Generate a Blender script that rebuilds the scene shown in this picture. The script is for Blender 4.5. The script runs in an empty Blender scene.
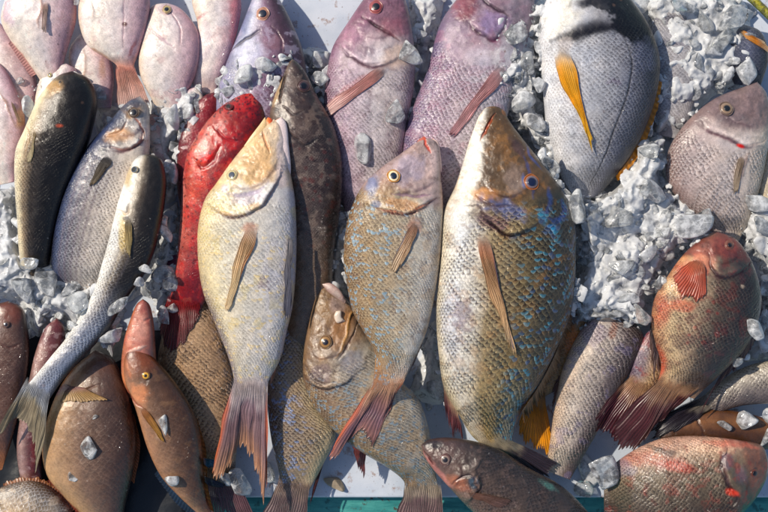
import bpy, bmesh, math, random
import numpy as np

random.seed(7); RNG = np.random.default_rng(11)
S = 0.00125          # metres per unit: one unit is one photograph pixel at table height
H = 1067.0           # camera height in the same units
SC = bpy.context.scene
COLL = SC.collection

def lin(c):
    c = np.asarray(c, float) / 255.0
    return np.where(c <= 0.04045, c / 12.92, ((c + 0.055) / 1.055) ** 2.4)

def wpos(x, y, z):
    k = (H - z) / H * S
    return np.stack([(x - 384) * k, (256 - y) * k, z * S + 0 * x], -1)

# ---------------------------------------------------------------- noise
_T = RNG.random((256, 256))
def vn(x, y, seed=0):
    x = np.asarray(x, float) + seed * 17.31; y = np.asarray(y, float) + seed * 7.77
    xi = np.floor(x).astype(int); yi = np.floor(y).astype(int)
    fx = x - xi; fy = y - yi
    fx = fx * fx * (3 - 2 * fx); fy = fy * fy * (3 - 2 * fy)
    g = lambda a, b: _T[(a) % 256, (b) % 256]
    return (g(xi, yi) * (1 - fx) + g(xi + 1, yi) * fx) * (1 - fy) + (g(xi, yi + 1) * (1 - fx) + g(xi + 1, yi + 1) * fx) * fy
def fbm(x, y, sc, seed=0, o=4):
    v = 0; a = .5; t = 0; f = 1.0 / sc
    for i in range(o):
        v = v + a * vn(x * f, y * f, seed + i * 3); t += a; a *= .55; f *= 2.03
    return v / t
def sst(a, b, x):
    t = np.clip((x - a) / (b - a), 0, 1); return t * t * (3 - 2 * t)

# ---------------------------------------------------------------- curves
def spl(pts, n):
    p = np.asarray(pts, float)
    if len(p) == 2:
        return p[0] + (p[1] - p[0]) * np.linspace(0, 1, n)[:, None]
    q = np.vstack([2 * p[0] - p[1], p, 2 * p[-1] - p[-2]])
    out = []
    for i in range(1, len(q) - 2):
        p0, p1, p2, p3 = q[i - 1:i + 3]
        d = lambda a, b: max(np.linalg.norm(b - a), 1e-3) ** .5
        t0 = 0; t1 = t0 + d(p0, p1); t2 = t1 + d(p1, p2); t3 = t2 + d(p2, p3)
        t = np.linspace(t1, t2, 24, endpoint=False)[:, None]
        A1 = (t1 - t) / (t1 - t0) * p0 + (t - t0) / (t1 - t0) * p1
        A2 = (t2 - t) / (t2 - t1) * p1 + (t - t1) / (t2 - t1) * p2
        A3 = (t3 - t) / (t3 - t2) * p2 + (t - t2) / (t3 - t2) * p3
        B1 = (t2 - t) / (t2 - t0) * A1 + (t - t0) / (t2 - t0) * A2
        B2 = (t3 - t) / (t3 - t1) * A2 + (t - t1) / (t3 - t1) * A3
        out.append((t2 - t) / (t2 - t1) * B1 + (t - t1) / (t2 - t1) * B2)
    out.append(q[-2][None]); c = np.vstack(out)
    L = np.r_[0, np.cumsum(np.linalg.norm(np.diff(c, axis=0), axis=1))]
    s = np.linspace(0, L[-1], n)
    return np.stack([np.interp(s, L, c[:, 0]), np.interp(s, L, c[:, 1])], -1)
def plen(p):
    p = np.asarray(p, float); return np.linalg.norm(np.diff(p, axis=0), axis=1).sum()
def seg_dist(X, Y, pts):
    p = spl(pts, max(3, int(plen(pts) / 3))); best = np.full(X.shape, 1e9)
    for a, b in zip(p[:-1], p[1:]):
        d = b - a; l2 = max(d @ d, 1e-9)
        t = np.clip(((X - a[0]) * d[0] + (Y - a[1]) * d[1]) / l2, 0, 1)
        best = np.minimum(best, np.hypot(X - a[0] - t * d[0], Y - a[1] - t * d[1]))
    return best

# ---------------------------------------------------------------- height map of what has been laid down so far
HM = np.zeros((600, 860))       # rows y = -44..555, columns x = -46..813
def hm_put(X, Y, Z):
    xi = np.round(X).astype(int) + 46; yi = np.round(Y).astype(int) + 44
    ok = (xi > 0) & (xi < 859) & (yi > 0) & (yi < 599)
    np.maximum.at(HM, (yi[ok], xi[ok]), Z[ok])
def hm_get(x, y):
    xi = np.clip(np.round(x).astype(int) + 46, 0, 859); yi = np.clip(np.round(y).astype(int) + 44, 0, 599)
    return HM[yi, xi]

# ---------------------------------------------------------------- mesh helpers
def link(name, verts, faces, mat, parent=None, smooth=True, attrs=None, origin=None):
    me = bpy.data.meshes.new(name)
    v = np.asarray(verts, float)
    if origin is not None: v = v - np.asarray(origin)
    me.from_pydata(v.tolist(), [], faces if isinstance(faces, list) else faces.tolist())
    me.validate()
    if smooth: me.polygons.foreach_set('use_smooth', [True] * len(me.polygons))
    for k, a in (attrs or {}).items():
        a = np.asarray(a, np.float32)
        if k == 'Col':
            at = me.attributes.new('Col', 'FLOAT_COLOR', 'POINT')
            at.data.foreach_set('color', np.c_[a, np.ones(len(a))].astype(np.float32).ravel())
        elif a.ndim == 2:
            at = me.attributes.new(k, 'FLOAT_VECTOR', 'POINT'); at.data.foreach_set('vector', a.ravel())
        else:
            at = me.attributes.new(k, 'FLOAT', 'POINT'); at.data.foreach_set('value', a)
    me.materials.append(mat); me.update()
    o = bpy.data.objects.new(name, me); COLL.objects.link(o)
    if parent is not None: o.parent = parent
    return o
def tag(o, label=None, cat=None, group=None, kind=None):
    for k, v in (('label', label), ('category', cat), ('group', group), ('kind', kind)):
        if v: o[k] = v
    return o
def empty(name, loc):
    o = bpy.data.objects.new(name, None); COLL.objects.link(o); o.location = loc
    o.empty_display_size = .02
    return o

# ---------------------------------------------------------------- materials
def newmat(name):
    m = bpy.data.materials.new(name); m.use_nodes = True
    nt = m.node_tree; nt.nodes.clear()
    return m, nt
class NT:
    """small wrapper for writing node trees as expressions"""
    def __init__(s, nt): s.nt = nt
    def n(s, t, **kw):
        nd = s.nt.nodes.new(t)
        for k, v in kw.items(): setattr(nd, k, v)
        return nd
    def put(s, sock, v):
        if v is None: return
        if isinstance(v, bpy.types.NodeSocket): s.nt.links.new(v, sock)
        else: sock.default_value = v
    def m(s, op, a, b=None, c=None, clamp=False):
        nd = s.n('ShaderNodeMath', operation=op); nd.use_clamp = clamp
        for i, v in enumerate((a, b, c)): s.put(nd.inputs[i], v)
        return nd.outputs[0]
    def mix(s, f, a, b, blend='MIX'):
        nd = s.n('ShaderNodeMix', data_type='RGBA', blend_type=blend)
        s.put(nd.inputs[0], f); s.put(nd.inputs[6], a); s.put(nd.inputs[7], b)
        return nd.outputs[2]
    def rng(s, v, a, b, c=0., d=1., smooth=True):
        nd = s.n('ShaderNodeMapRange', interpolation_type='SMOOTHSTEP' if smooth else 'LINEAR')
        for i, q in enumerate((v, a, b, c, d)): s.put(nd.inputs[i], q)
        return nd.outputs[0]
    def noise(s, vec, scale, detail=3., rough=.55, out=0):
        nd = s.n('ShaderNodeTexNoise'); s.put(nd.inputs['Vector'], vec)
        nd.inputs['Scale'].default_value = scale; nd.inputs['Detail'].default_value = detail; nd.inputs['Roughness'].default_value = rough
        return nd.outputs[out]
    def bump(s, h, strength, dist, nrm=None):
        nd = s.n('ShaderNodeBump'); s.put(nd.inputs['Height'], h)
        nd.inputs['Strength'].default_value = strength; nd.inputs['Distance'].default_value = dist
        s.put(nd.inputs['Normal'], nrm)
        return nd.outputs[0]

def scale_group():
    g = bpy.data.node_groups.new('overlapping_scales', 'ShaderNodeTree')
    for nm, tp in (('Vector', 'NodeSocketVector'), ('Size', 'NodeSocketFloat')):
        g.interface.new_socket(nm, in_out='INPUT', socket_type=tp)
    for nm in ('Next', 'Rand', 'RandB'):
        g.interface.new_socket(nm, in_out='OUTPUT', socket_type='NodeSocketFloat')
    t = NT(g); gi = t.n('NodeGroupInput'); go = t.n('NodeGroupOutput')
    # slightly irregular rows
    nz = t.n('ShaderNodeTexNoise'); t.put(nz.inputs['Vector'], gi.outputs[0]); nz.inputs['Scale'].default_value = .07; nz.inputs['Detail'].default_value = 3.
    off = t.n('ShaderNodeVectorMath', operation='MULTIPLY_ADD'); t.put(off.inputs[0], nz.outputs['Color']); off.inputs[1].default_value = (9., 9., 0); t.put(off.inputs[2], gi.outputs[0])
    sx = t.n('ShaderNodeSeparateXYZ'); t.put(sx.inputs[0], off.outputs[0])
    U = t.m('DIVIDE', sx.outputs[0], t.m('MULTIPLY', gi.outputs[1], .55)); V = t.m('DIVIDE', sx.outputs[1], gi.outputs[1])
    def lattice(U_, V_):
        f = t.m('FRACT', V_); q = t.m('SUBTRACT', t.m('MULTIPLY', f, 2.), 1.)
        arc = t.m('SQRT', t.m('MAXIMUM', t.m('SUBTRACT', 1., t.m('MULTIPLY', q, q)), 0.))
        w = t.m('MULTIPLY', t.m('SUBTRACT', U_, arc), .5)
        n = t.m('MULTIPLY', t.m('SUBTRACT', 1., t.m('FRACT', w)), 2.)
        return n, t.m('FLOOR', w), t.m('FLOOR', V_)
    nA, a1, a2 = lattice(U, V)
    nB, b1, b2 = lattice(t.m('SUBTRACT', U, 1.), t.m('ADD', V, .5))
    sel = t.m('LESS_THAN', nA, nB); inv = t.m('SUBTRACT', 1., sel)
    i1 = t.m('ADD', t.m('MULTIPLY', a1, sel), t.m('MULTIPLY', t.m('ADD', b1, .37), inv))
    i2 = t.m('ADD', t.m('MULTIPLY', a2, sel), t.m('MULTIPLY', t.m('ADD', b2, .61), inv))
    cx = t.n('ShaderNodeCombineXYZ'); t.put(cx.inputs[0], i1); t.put(cx.inputs[1], i2)
    wn = t.n('ShaderNodeTexWhiteNoise'); t.put(wn.inputs['Vector'], cx.outputs[0])
    # clustered randomness so that coloured scales gather in rows and clumps
    nc = t.n('ShaderNodeTexNoise'); t.put(nc.inputs['Vector'], cx.outputs[0]); nc.inputs['Scale'].default_value = .42; nc.inputs['Detail'].default_value = 1.
    t.put(go.inputs[0], t.m('MINIMUM', nA, nB)); t.put(go.inputs[1], wn.outputs['Value'])
    t.put(go.inputs[2], t.m('ADD', t.m('MULTIPLY', wn.outputs['Value'], .5), t.m('MULTIPLY', nc.outputs['Fac'], .5)))
    return g
SCALES = scale_group()

def skin_mat(size=5., pocket=.5, lite=.15, bump=.5, rough=.42, metal=.0, coat=.35, rv=.3, spot=None, thr=.55, spot2=None, thr2=.7, dist=.0007, tint=None):
    m, nt = newmat('fish_skin'); t = NT(nt)
    col = t.n('ShaderNodeAttribute', attribute_name='Col').outputs['Color']
    suv = t.n('ShaderNodeAttribute', attribute_name='suv').outputs['Vector']
    sx = t.n('ShaderNodeSeparateXYZ'); t.put(sx.inputs[0], suv); mask = sx.outputs[2]
    spa = t.n('ShaderNodeAttribute', attribute_name='spot').outputs['Fac']
    g = t.n('ShaderNodeGroup'); g.node_tree = SCALES; t.put(g.inputs[0], suv); g.inputs[1].default_value = size
    nx, ra, rb = g.outputs
    tc = t.n('ShaderNodeTexCoord').outputs['Object']
    n1 = t.noise(tc, 700., 4.); n2 = t.noise(tc, 140., 3.)
    c = col
    if spot is not None:
        f = t.m('MULTIPLY', t.m('MULTIPLY', t.rng(rb, thr, thr + .09), spa), t.rng(nx, 1.25, .7)); c = t.mix(t.m('MULTIPLY', f, t.m('ADD', .3, t.m('MULTIPLY', n1, .8))), c, (*lin(spot), 1))
    if spot2 is not None:
        f = t.m('MULTIPLY', t.rng(ra, thr2, thr2 + .05), spa); c = t.mix(t.m('MULTIPLY', f, .8), c, (*lin(spot2), 1))
    v = t.m('ADD', 1., t.m('MULTIPLY', t.m('MULTIPLY', t.m('SUBTRACT', ra, .5), rv), mask))
    v = t.m('MULTIPLY', v, t.m('ADD', .6, t.m('MULTIPLY', n1, .8)))
    v = t.m('MULTIPLY', v, t.m('ADD', .85, t.m('MULTIPLY', n2, .3)))
    vv = t.n('ShaderNodeCombineXYZ')
    for i in range(3): t.put(vv.inputs[i], v)
    c = t.mix(1., c, vv.outputs[0], 'MULTIPLY')
    dark = t.mix(1., c, (.25, .22, .22, 1), 'MULTIPLY')
    wear = t.rng(n2, .36, .6, .65, 1.); pk = t.m('MULTIPLY', t.m('MULTIPLY', t.m('MULTIPLY', t.rng(nx, .5, 1.1), mask), pocket), wear)
    c = t.mix(pk, c, dark)
    bw = t.n('ShaderNodeRGBToBW'); t.put(bw.inputs[0], c)
    li = t.m('MULTIPLY', t.m('MULTIPLY', t.m('MULTIPLY', t.rng(nx, .45, .1), mask), lite), t.rng(bw.outputs[0], .01, .16, .12, 1.))
    c = t.mix(li, c, (*(lin(tint) if tint is not None else (.8, .8, .82)), 1))
    b = t.n('ShaderNodeBsdfPrincipled')
    t.put(b.inputs['Base Color'], c)
    t.put(b.inputs['Roughness'], t.m('ADD', t.m('ADD', rough - .16, t.m('MULTIPLY', n2, .24)), t.m('MULTIPLY', t.m('MULTIPLY', t.m('SUBTRACT', ra, .4), .22), mask)))
    b.inputs['Metallic'].default_value = metal
    b.inputs['Coat Weight'].default_value = min(1, coat * 1.6); b.inputs['Coat Roughness'].default_value = .075; b.inputs['Coat IOR'].default_value = 1.4
    b.inputs['Specular IOR Level'].default_value = .5
    h = t.m('MULTIPLY', t.m('MULTIPLY', t.m('SUBTRACT', 1.2, nx), mask), t.m('ADD', .45, t.m('MULTIPLY', ra, 1.1)))
    nb = t.bump(h, bump, dist)
    nb = t.bump(n1, .35, .0009, nb)
    t.put(b.inputs['Normal'], nb)
    t.put(b.inputs['Coat Normal'], t.bump(t.m('ADD', t.m('ADD', n1, t.m('MULTIPLY', n2, 2.)), t.m('MULTIPLY', h, .5)), .5, .0011))
    o = t.n('ShaderNodeOutputMaterial'); t.put(o.inputs[0], b.outputs[0])
    return m
def fin_mat():
    m, nt = newmat('fin_membrane'); t = NT(nt)
    col = t.n('ShaderNodeAttribute', attribute_name='Col').outputs['Color']
    tc = t.n('ShaderNodeTexCoord').outputs['Object']; n1 = t.noise(tc, 600., 3.)
    vv = t.n('ShaderNodeCombineXYZ'); v = t.m('ADD', .7, t.m('MULTIPLY', n1, .6))
    for i in range(3): t.put(vv.inputs[i], v)
    c = t.mix(1., col, vv.outputs[0], 'MULTIPLY')
    b = t.n('ShaderNodeBsdfPrincipled'); t.put(b.inputs['Base Color'], c); b.inputs['Roughness'].default_value = .4
    b.inputs['Coat Weight'].default_value = .3; b.inputs['Coat Roughness'].default_value = .2
    t.put(b.inputs['Normal'], t.bump(n1, .3, .0008))
    thin = t.n('ShaderNodeAttribute', attribute_name='thin').outputs['Fac']
    tr = t.n('ShaderNodeBsdfTranslucent'); t.put(tr.inputs[0], c)
    mx = t.n('ShaderNodeMixShader'); mx.inputs[0].default_value = .22
    t.put(mx.inputs[1], b.outputs[0]); t.put(mx.inputs[2], tr.outputs[0])
    tp = t.n('ShaderNodeBsdfTransparent'); tp.inputs[0].default_value = (1, 1, 1, 1); m2 = t.n('ShaderNodeMixShader'); t.put(m2.inputs[0], thin); t.put(m2.inputs[1], mx.outputs[0]); t.put(m2.inputs[2], tp.outputs[0])
    o = t.n('ShaderNodeOutputMaterial'); t.put(o.inputs[0], m2.outputs[0])
    return m
def eye_mat():
    m, nt = newmat('eye_surface'); t = NT(nt)
    col = t.n('ShaderNodeAttribute', attribute_name='Col').outputs['Color']
    tc = t.n('ShaderNodeTexCoord').outputs['Object']; n1 = t.noise(tc, 900., 3.)
    c = t.mix(t.rng(n1, .45, .75, 0, .35), col, (.02, .015, .012, 1))
    b = t.n('ShaderNodeBsdfPrincipled'); t.put(b.inputs['Base Color'], c); b.inputs['Roughness'].default_value = .3
    b.inputs['Coat Weight'].default_value = .8; b.inputs['Coat Roughness'].default_value = .08
    o = t.n('ShaderNodeOutputMaterial'); t.put(o.inputs[0], b.outputs[0])
    return m
FIN = fin_mat(); EYE = eye_mat()

# ---------------------------------------------------------------- fish
class Fish:
    def __init__(s, name, label, L, R, z, c=.45, cat='fish', group=None, res=.9, q=.8):
        s.name, s.label, s.cat, s.group = name, label, cat, group
        ln = max(plen(L), plen(R)); N = max(30, int(ln / res))
        # denser stations near the snout
        l = spl(L, 900); r = spl(R, 900)
        g = np.linspace(0, 1, N); g = g ** 1.25 * .35 + g * .65
        idx = g * 899; i0 = np.clip(idx.astype(int), 0, 898); f = (idx - i0)[:, None]
        l = l[i0] * (1 - f) + l[i0 + 1] * f; r = r[i0] * (1 - f) + r[i0 + 1] * f
        hw = np.linalg.norm(r - l, axis=1) / 2; hm = hw.max()
        nt_ = max(15, int(hm * 2 * 1.25 / res)); nb = 10
        th = np.r_[np.linspace(-np.pi / 2, np.pi / 2, nt_), np.linspace(np.pi / 2, 3 * np.pi / 2, nb + 2)[1:-1]]
        M = len(th)
        t = np.sin(th); cz = np.cos(th); cz = np.sign(cz) * np.abs(cz) ** q
        zc = np.interp(g, np.linspace(0, 1, len(z)), z)
        T = c * hm ** .3 * hw ** .7 * (1 - .95 * sst(.84, 1., g))
        mid = (l + r) / 2; hv = (r - l) / 2
        s.X = (mid[:, 0:1] + hv[:, 0:1] * t).ravel(); s.Y = (mid[:, 1:2] + hv[:, 1:2] * t).ravel()
        s.Z = (zc[:, None] + T[:, None] * cz * np.where(cz > 0, 1, .85)).ravel()
        s.ZC = np.repeat(zc, M)
        u = np.r_[0, np.cumsum(np.linalg.norm(np.diff(mid, axis=0), axis=1))]
        s.s = np.repeat(g, M); s.t = np.tile(t, N); s.u = np.repeat(u, M)
        s.v = np.arcsin(np.clip(s.t, -1, 1)) / (np.pi / 2) * 1.3 * np.repeat(.6 * hm + .4 * hw, M)
        s.top = np.tile(cz >= 0, N); s.N, s.M, s.hm = N, M, hm
        s.Col = np.zeros((N * M, 3)); s.mask = np.ones(N * M); s.spot = np.zeros(N * M)
        a = np.arange(N * M).reshape(N, M); b = np.roll(a, -1, 1)
        fc = np.stack([a[:-1], b[:-1], b[1:], a[1:]], -1).reshape(-1, 4)
        d = mid[N // 2 + 1] - mid[N // 2 - 1]; h = hv[N // 2]
        ccw = h[0] * d[1] - h[1] * d[0]          # image y points down
        if ccw < 0: fc = fc[:, ::-1]
        s.faces = fc.tolist() + [a[-1].tolist() if ccw > 0 else a[-1][::-1].tolist()]
        s.seed = len(label) * 3 + len(L) * 5
    # --- painting: pigment, with some shade and highlight painted in
    def base(s, stops):
        k = np.array([q[0] for q in stops]); c = np.array([lin(q[1]) for q in stops])
        w = s.t + .16 * (fbm(s.X, s.Y, 22, s.seed) - .5)
        for i in range(3): s.Col[:, i] = np.interp(w, k, c[:, i])
        return s
    def mix(s, a, col):
        a = np.clip(a, 0, 1)[:, None]; s.Col = s.Col * (1 - a) + lin(col) * a; return s
    def along(s, a, b, col, al=1., x=0.):
        """tint between stations a and b (soft), x bends the border towards the edges"""
        w = s.s + x * s.t ** 2 + .05 * (fbm(s.X, s.Y, 14, s.seed + 2) - .5)
        return s.mix(al * sst(a, b, w), col)
    def blob(s, x, y, rx, ry, col, a=1., ang=0., soft=.5, ns=.5, sc=9):
        ca, sa = math.cos(math.radians(ang)), math.sin(math.radians(ang))
        dx, dy = s.X - x, s.Y - y
        d = np.hypot((dx * ca + dy * sa) / rx, (-dx * sa + dy * ca) / ry) + ns * (fbm(s.X, s.Y, sc, s.seed + 5) - .5) * 2
        return s.mix(a * (1 - sst(1 - soft, 1 + soft * .3, d)), col)
    def line(s, pts, w, col=None, a=.8, dz=0.):
        wx = 4.5 * (fbm(s.X, s.Y, 13, s.seed + 9) - .5) + 1.6 * (fbm(s.X, s.Y, 4, s.seed + 11) - .5)
        wy = 4.5 * (fbm(s.X, s.Y, 13, s.seed + 19) - .5) + 1.6 * (fbm(s.X, s.Y, 4, s.seed + 21) - .5)
        if w < 1.3: wx, wy = wx * .4, wy * .4
        X, Y = s.X + wx, s.Y + wy
        d = seg_dist(X, Y, pts)
        pa, pb = np.array(pts[0], float), np.array(pts[-1], float); e = np.minimum(np.hypot(X - pa[0], Y - pa[1]), np.hypot(X - pb[0], Y - pb[1]))
        ww = w * (.45 + .55 * sst(0, plen(pts) * .3, e)) * (.7 + .6 * fbm(s.X, s.Y, 8, s.seed + 23))
        k = (1 - sst(ww * .2, ww * 1.15, d)) * (.55 + .45 * sst(0, plen(pts) * .25, e))
        if col is not None: s.mix(a * k, col)
        if dz: s.Z = s.Z + dz * k * s.top
        return s
    def plate(s, pts, w, dz, col=None):
        """gill cover: raised on the snout side of a curve and stepping down behind it, with the bones of the cheek ahead of it"""
        sn = np.array([s.X[s.s < .02].mean(), s.Y[s.s < .02].mean()]); tl = np.array([s.X[s.s > .9].mean(), s.Y[s.s > .9].mean()])
        ax = (tl - sn) / np.linalg.norm(tl - sn)
        wx = 5 * (fbm(s.X, s.Y, 15, s.seed + 41) - .5); wy = 5 * (fbm(s.X, s.Y, 15, s.seed + 43) - .5); X, Y = s.X + wx, s.Y + wy
        P = np.array(pts, float)
        def sgn(pp):
            p = spl(pp, 150); near = np.zeros(len(X)); best = np.full(len(X), 1e9)
            for a in p:
                dd = np.hypot(X - a[0], Y - a[1]); near = np.where(dd < best, (X - a[0]) * ax[0] + (Y - a[1]) * ax[1], near); best = np.minimum(best, dd)
            e = np.minimum(np.hypot(X - p[0][0], Y - p[0][1]), np.hypot(X - p[-1][0], Y - p[-1][1])); L = plen(p)
            return np.where(near < 0, -best, best), .25 + .75 * sst(0, L * .28, e)
        d, f = sgn(P)
        k = np.where(d < 0, 1 - sst(0, w * 1.6, -d), 1 - sst(0, 2.2, d))
        s.Z = s.Z + dz * 1.15 * k * f * s.top
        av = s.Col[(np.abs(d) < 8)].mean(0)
        s.Col = s.Col * (1 - (.78 * f * np.exp(-((d - 1.6) / 1.7) ** 2))[:, None] * np.array([.8, .95, .9]))  # dark gill slit, plus shade behind the cover's edge painted into the colour
        s.Col = s.Col * (1 + (.28 * f * np.exp(-((d + 2.5) / 2.2) ** 2))[:, None])  # highlight along the cover's raised rim, painted into the colour
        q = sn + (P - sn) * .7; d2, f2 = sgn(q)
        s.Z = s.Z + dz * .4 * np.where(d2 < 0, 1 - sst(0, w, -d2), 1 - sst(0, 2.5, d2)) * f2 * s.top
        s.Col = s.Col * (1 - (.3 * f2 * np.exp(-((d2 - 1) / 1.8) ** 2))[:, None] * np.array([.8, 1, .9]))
        hd = 1 - sst(-2, 6, d)
        n = fbm(s.X, s.Y, 10, s.seed + 47); n2 = fbm(s.X, s.Y, 4.5, s.seed + 49)
        s.Col = s.Col * (1 + hd[:, None] * ((n - .5) * .5 + (n2 - .5) * .4)[:, None])
        s.Z = s.Z + hd * s.top * (1.6 * (n - .5) + .8 * (n2 - .5))
        return s
    def mott(s, sc, amp, seed=0, o=4):
        f = 1 + amp * (fbm(s.X, s.Y, sc, s.seed + 30 + seed, o) - .5) * 2
        s.Col = s.Col * np.clip(f, .1, 3)[:, None]; return s
    def patch(s, sc, thr, col, a=.7, seed=0, soft=.08):
        return s.mix(a * sst(thr, thr + soft, fbm(s.X, s.Y, sc, s.seed + 60 + seed)), col)
    def dots(s, n, r0, r1, col, a=.7, where=None, ns=.35):
        idx = np.where(s.top & (where if where is not None else True))[0]
        for k in RNG.choice(idx, n):
            r = RNG.uniform(r0, r1); x, y = s.X[k], s.Y[k]
            d = np.hypot(s.X - x, (s.Y - y)); sel = d < r * 1.6
            kk = 1 - sst(r * .6, r * 1.15, d[sel] * (1 + ns * (fbm(s.X[sel], s.Y[sel], 3, k % 50) - .5)))
            s.Col[sel] = s.Col[sel] * (1 - a * kk[:, None]) + lin(col) * (a * kk[:, None])
        return s
    def noscale(s, s0, bend=.06, soft=.03, lo=0.):
        s.mask = s.mask * (lo + (1 - lo) * sst(s0 - soft, s0 + soft, s.s - bend * (1 - s.t ** 2))); return s
    def smask(s, x, y, rx, ry, val=0.):
        d = np.hypot((s.X - x) / rx, (s.Y - y) / ry); k = 1 - sst(.6, 1.1, d)
        s.mask = s.mask * (1 - k) + val * k; return s
    def spots(s, a): s.spot = np.clip(a, 0, 1); return s
    # --- build
    def done(s, **mk):
        k = (H - s.ZC) / H * S
        # unevenness of real skin: soft dents, blotches that drift warm and cool, specks of dirt and lost scales
        s.Z = s.Z + s.top * (2.2 * (fbm(s.X, s.Y, 24, s.seed + 50) - .5) + .7 * (fbm(s.X, s.Y, 7, s.seed + 51) - .5)) * (1 - np.abs(s.t) ** 4)
        b1 = fbm(s.X, s.Y, 13, s.seed + 52) - .5; b2 = fbm(s.X, s.Y, 3.2, s.seed + 53, 3) - .5; b3 = fbm(s.u, s.v * 3, 9, s.seed + 54) - .5
        s.Col = np.clip(s.Col * (1 + b1[:, None] * np.array([.30, .22, .10]) + b2[:, None] * .34 + b3[:, None] * .24), .003, .95)
        s.mask = s.mask * (.4 + .6 * sst(.33, .5, fbm(s.X, s.Y, 15, s.seed + 57))) * (1 - .8 * sst(.92, 1, s.s))
        lum = (s.Col * np.array([.25, .6, .15])).sum(1, keepdims=True); s.Col = np.clip(lum + (s.Col - lum) * 1.05, .002, 1) ** 1.1
        nd = int(len(s.X) / 1500)
        if nd > 2: s.dots(nd, .35, .8, (70, 50, 40), .6).dots(nd // 2, .4, .8, (226, 222, 216), .3)
        if nd > 6: s.dots(nd // 5, .8, 1.9, (110, 84, 70), .4, ns=1.2)
        s.ecol = s.Col[(s.s > .95) & s.top].mean(0)
        W = np.stack([(s.X - 384) * k, (256 - s.Y) * k, s.Z * S], -1)
        org = W.mean(0); org[2] = W[:, 2].min()
        s.root = empty(s.name, org); tag(s.root, s.label, s.cat, s.group); s.org = org
        suv = np.stack([s.u, s.v, s.mask], -1)
        link('body', W, s.faces, skin_mat(**mk), s.root, attrs={'Col': s.Col, 'suv': suv, 'spot': s.spot}, origin=org)
        tp = s.top
        hm_put(s.X[tp], s.Y[tp], s.Z[tp])
        s.tx, s.ty, s.tz = s.X[tp], s.Y[tp], s.Z[tp]
        return s
    def bz(s, x, y):
        x = np.atleast_1d(np.asarray(x, float)); y = np.atleast_1d(np.asarray(y, float)); out = np.zeros(len(x)); ins = np.zeros(len(x), bool)
        for i in range(len(x)):
            d = (s.tx - x[i]) ** 2 + (s.ty - y[i]) ** 2; j = np.argmin(d); out[i] = s.tz[j]; ins[i] = d[j] < 4
        return out, ins
    def eye(s, x, y, r, iris=(190, 160, 110), ring=(170, 140, 110), pupil=(14, 16, 26), pr=.5, sq=1., ang=0, rim=True, px=0., py=0.):
        z0 = s.bz([x], [y])[0][0]
        g = s.bz([x + 5, x - 5, x, x], [y, y, y + 5, y - 5])[0]
        nx, ny = (g[0] - g[1]) / 10 * .8, -(g[2] - g[3]) / 10 * .8
        nx, ny = np.clip(nx, -1., 1.), np.clip(ny, -1., 1.)
        def dome(name, R, hh, lift, colf, par, cx=0., cy=0.):
            nr, na = 9, 28; V = [(0, 0, hh)]; C = [colf(0)]
            for i in range(1, nr + 1):
                q = i / nr
                for j in range(na):
                    a = 2 * math.pi * j / na; V.append((R * q * math.cos(a), R * q * math.sin(a) * sq, hh * math.sqrt(max(0, 1 - q * q)) - (.6 if i == nr else 0))); C.append(colf(q))
            F = [[0, 1 + j, 1 + (j + 1) % na] for j in range(na)]
            for i in range(nr - 1):
                for j in range(na):
                    a = 1 + i * na; F.append([a + j, a + na + j, a + na + (j + 1) % na, a + (j + 1) % na])
            V = np.array(V); ca, sa = math.cos(math.radians(ang)), math.sin(math.radians(ang))
            V = np.c_[V[:, 0] * ca - V[:, 1] * sa + cx, V[:, 0] * sa + V[:, 1] * ca + cy, V[:, 2]]
            Z = z0 + lift + V[:, 2] + V[:, 0] * nx + V[:, 1] * ny
            kk = (H - z0) / H * S
            W = np.stack([(x + V[:, 0] - 384) * kk, (256 - y + V[:, 1]) * kk, Z * S], -1)
            return link(name, W, F, EYE, par, attrs={'Col': np.array(C)}, origin=s.org)
        ir, rg, pu = lin(iris), lin(ring), lin(pupil)
        e = dome('eye', r, r * .3, 1.1, lambda q: (ir * (.75 + .5 * abs(q - .45)) if q < .62 else ir * 1.25 if q < .8 else rg * .75), s.root)
        dome('pupil', r * pr, r * .12, 1.1 + r * .265, lambda q: pu, e, px, py)
        if rim:
            na, nb = 30, 8; V = []; F = []
            for j in range(na):
                a = 2 * math.pi * j / na
                for i in range(nb):
                    b = 2 * math.pi * i / nb; rr = (r * 1.02 + r * .1 * math.cos(b)) * (1 + .05 * math.sin(2 * a + x) + .03 * math.sin(5 * a + y))
                    V.append((rr * math.cos(a), rr * math.sin(a) * sq, r * .1 * math.sin(b)))
            for j in range(na):
                for i in range(nb):
                    F.append([j * nb + i, ((j + 1) % na) * nb + i, ((j + 1) % na) * nb + (i + 1) % nb, j * nb + (i + 1) % nb])
            V = np.array(V); Z = z0 + .9 + V[:, 2] + V[:, 0] * nx + V[:, 1] * ny; kk = (H - z0) / H * S
            W = np.stack([(x + V[:, 0] - 384) * kk, (256 - y + V[:, 1]) * kk, Z * S], -1)
            link('eyelid', W, F, EYE, e, attrs={'Col': np.tile(rg * .8, (len(V), 1))}, origin=s.org)
        return s
    def fin(s, name, base, tip, z, cols, rays=14, ridge=.42, rag=.05, drape=True, lift=1.2, edge=None, edgew=.1, th=.7, dark=.35, curl=0., clear=.7):
        """fan between a base line and a tip line; cols: colours from base to tip; edge: colour of the outer rays"""
        full = max(z) == 0; rays = int(rays * 1.5); nu = rays * 5; nv = 24
        b = spl(base, nu); tp = spl(tip, nu)
        if name == 'tail_fin':
            dd = (tp.mean(0) - b.mean(0)); b = b - dd / np.linalg.norm(dd) * 11
        ray = np.linspace(0, rays, nu); jit = 1 + rag * (RNG.random(rays + 2)[np.floor(ray).astype(int)] - .6) * 1.6 - rag * .5 * np.cos(2 * np.pi * ray) + rag * 3. * (fbm(ray, ray * 0, 2.4, s.seed, 2) - .5)
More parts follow.
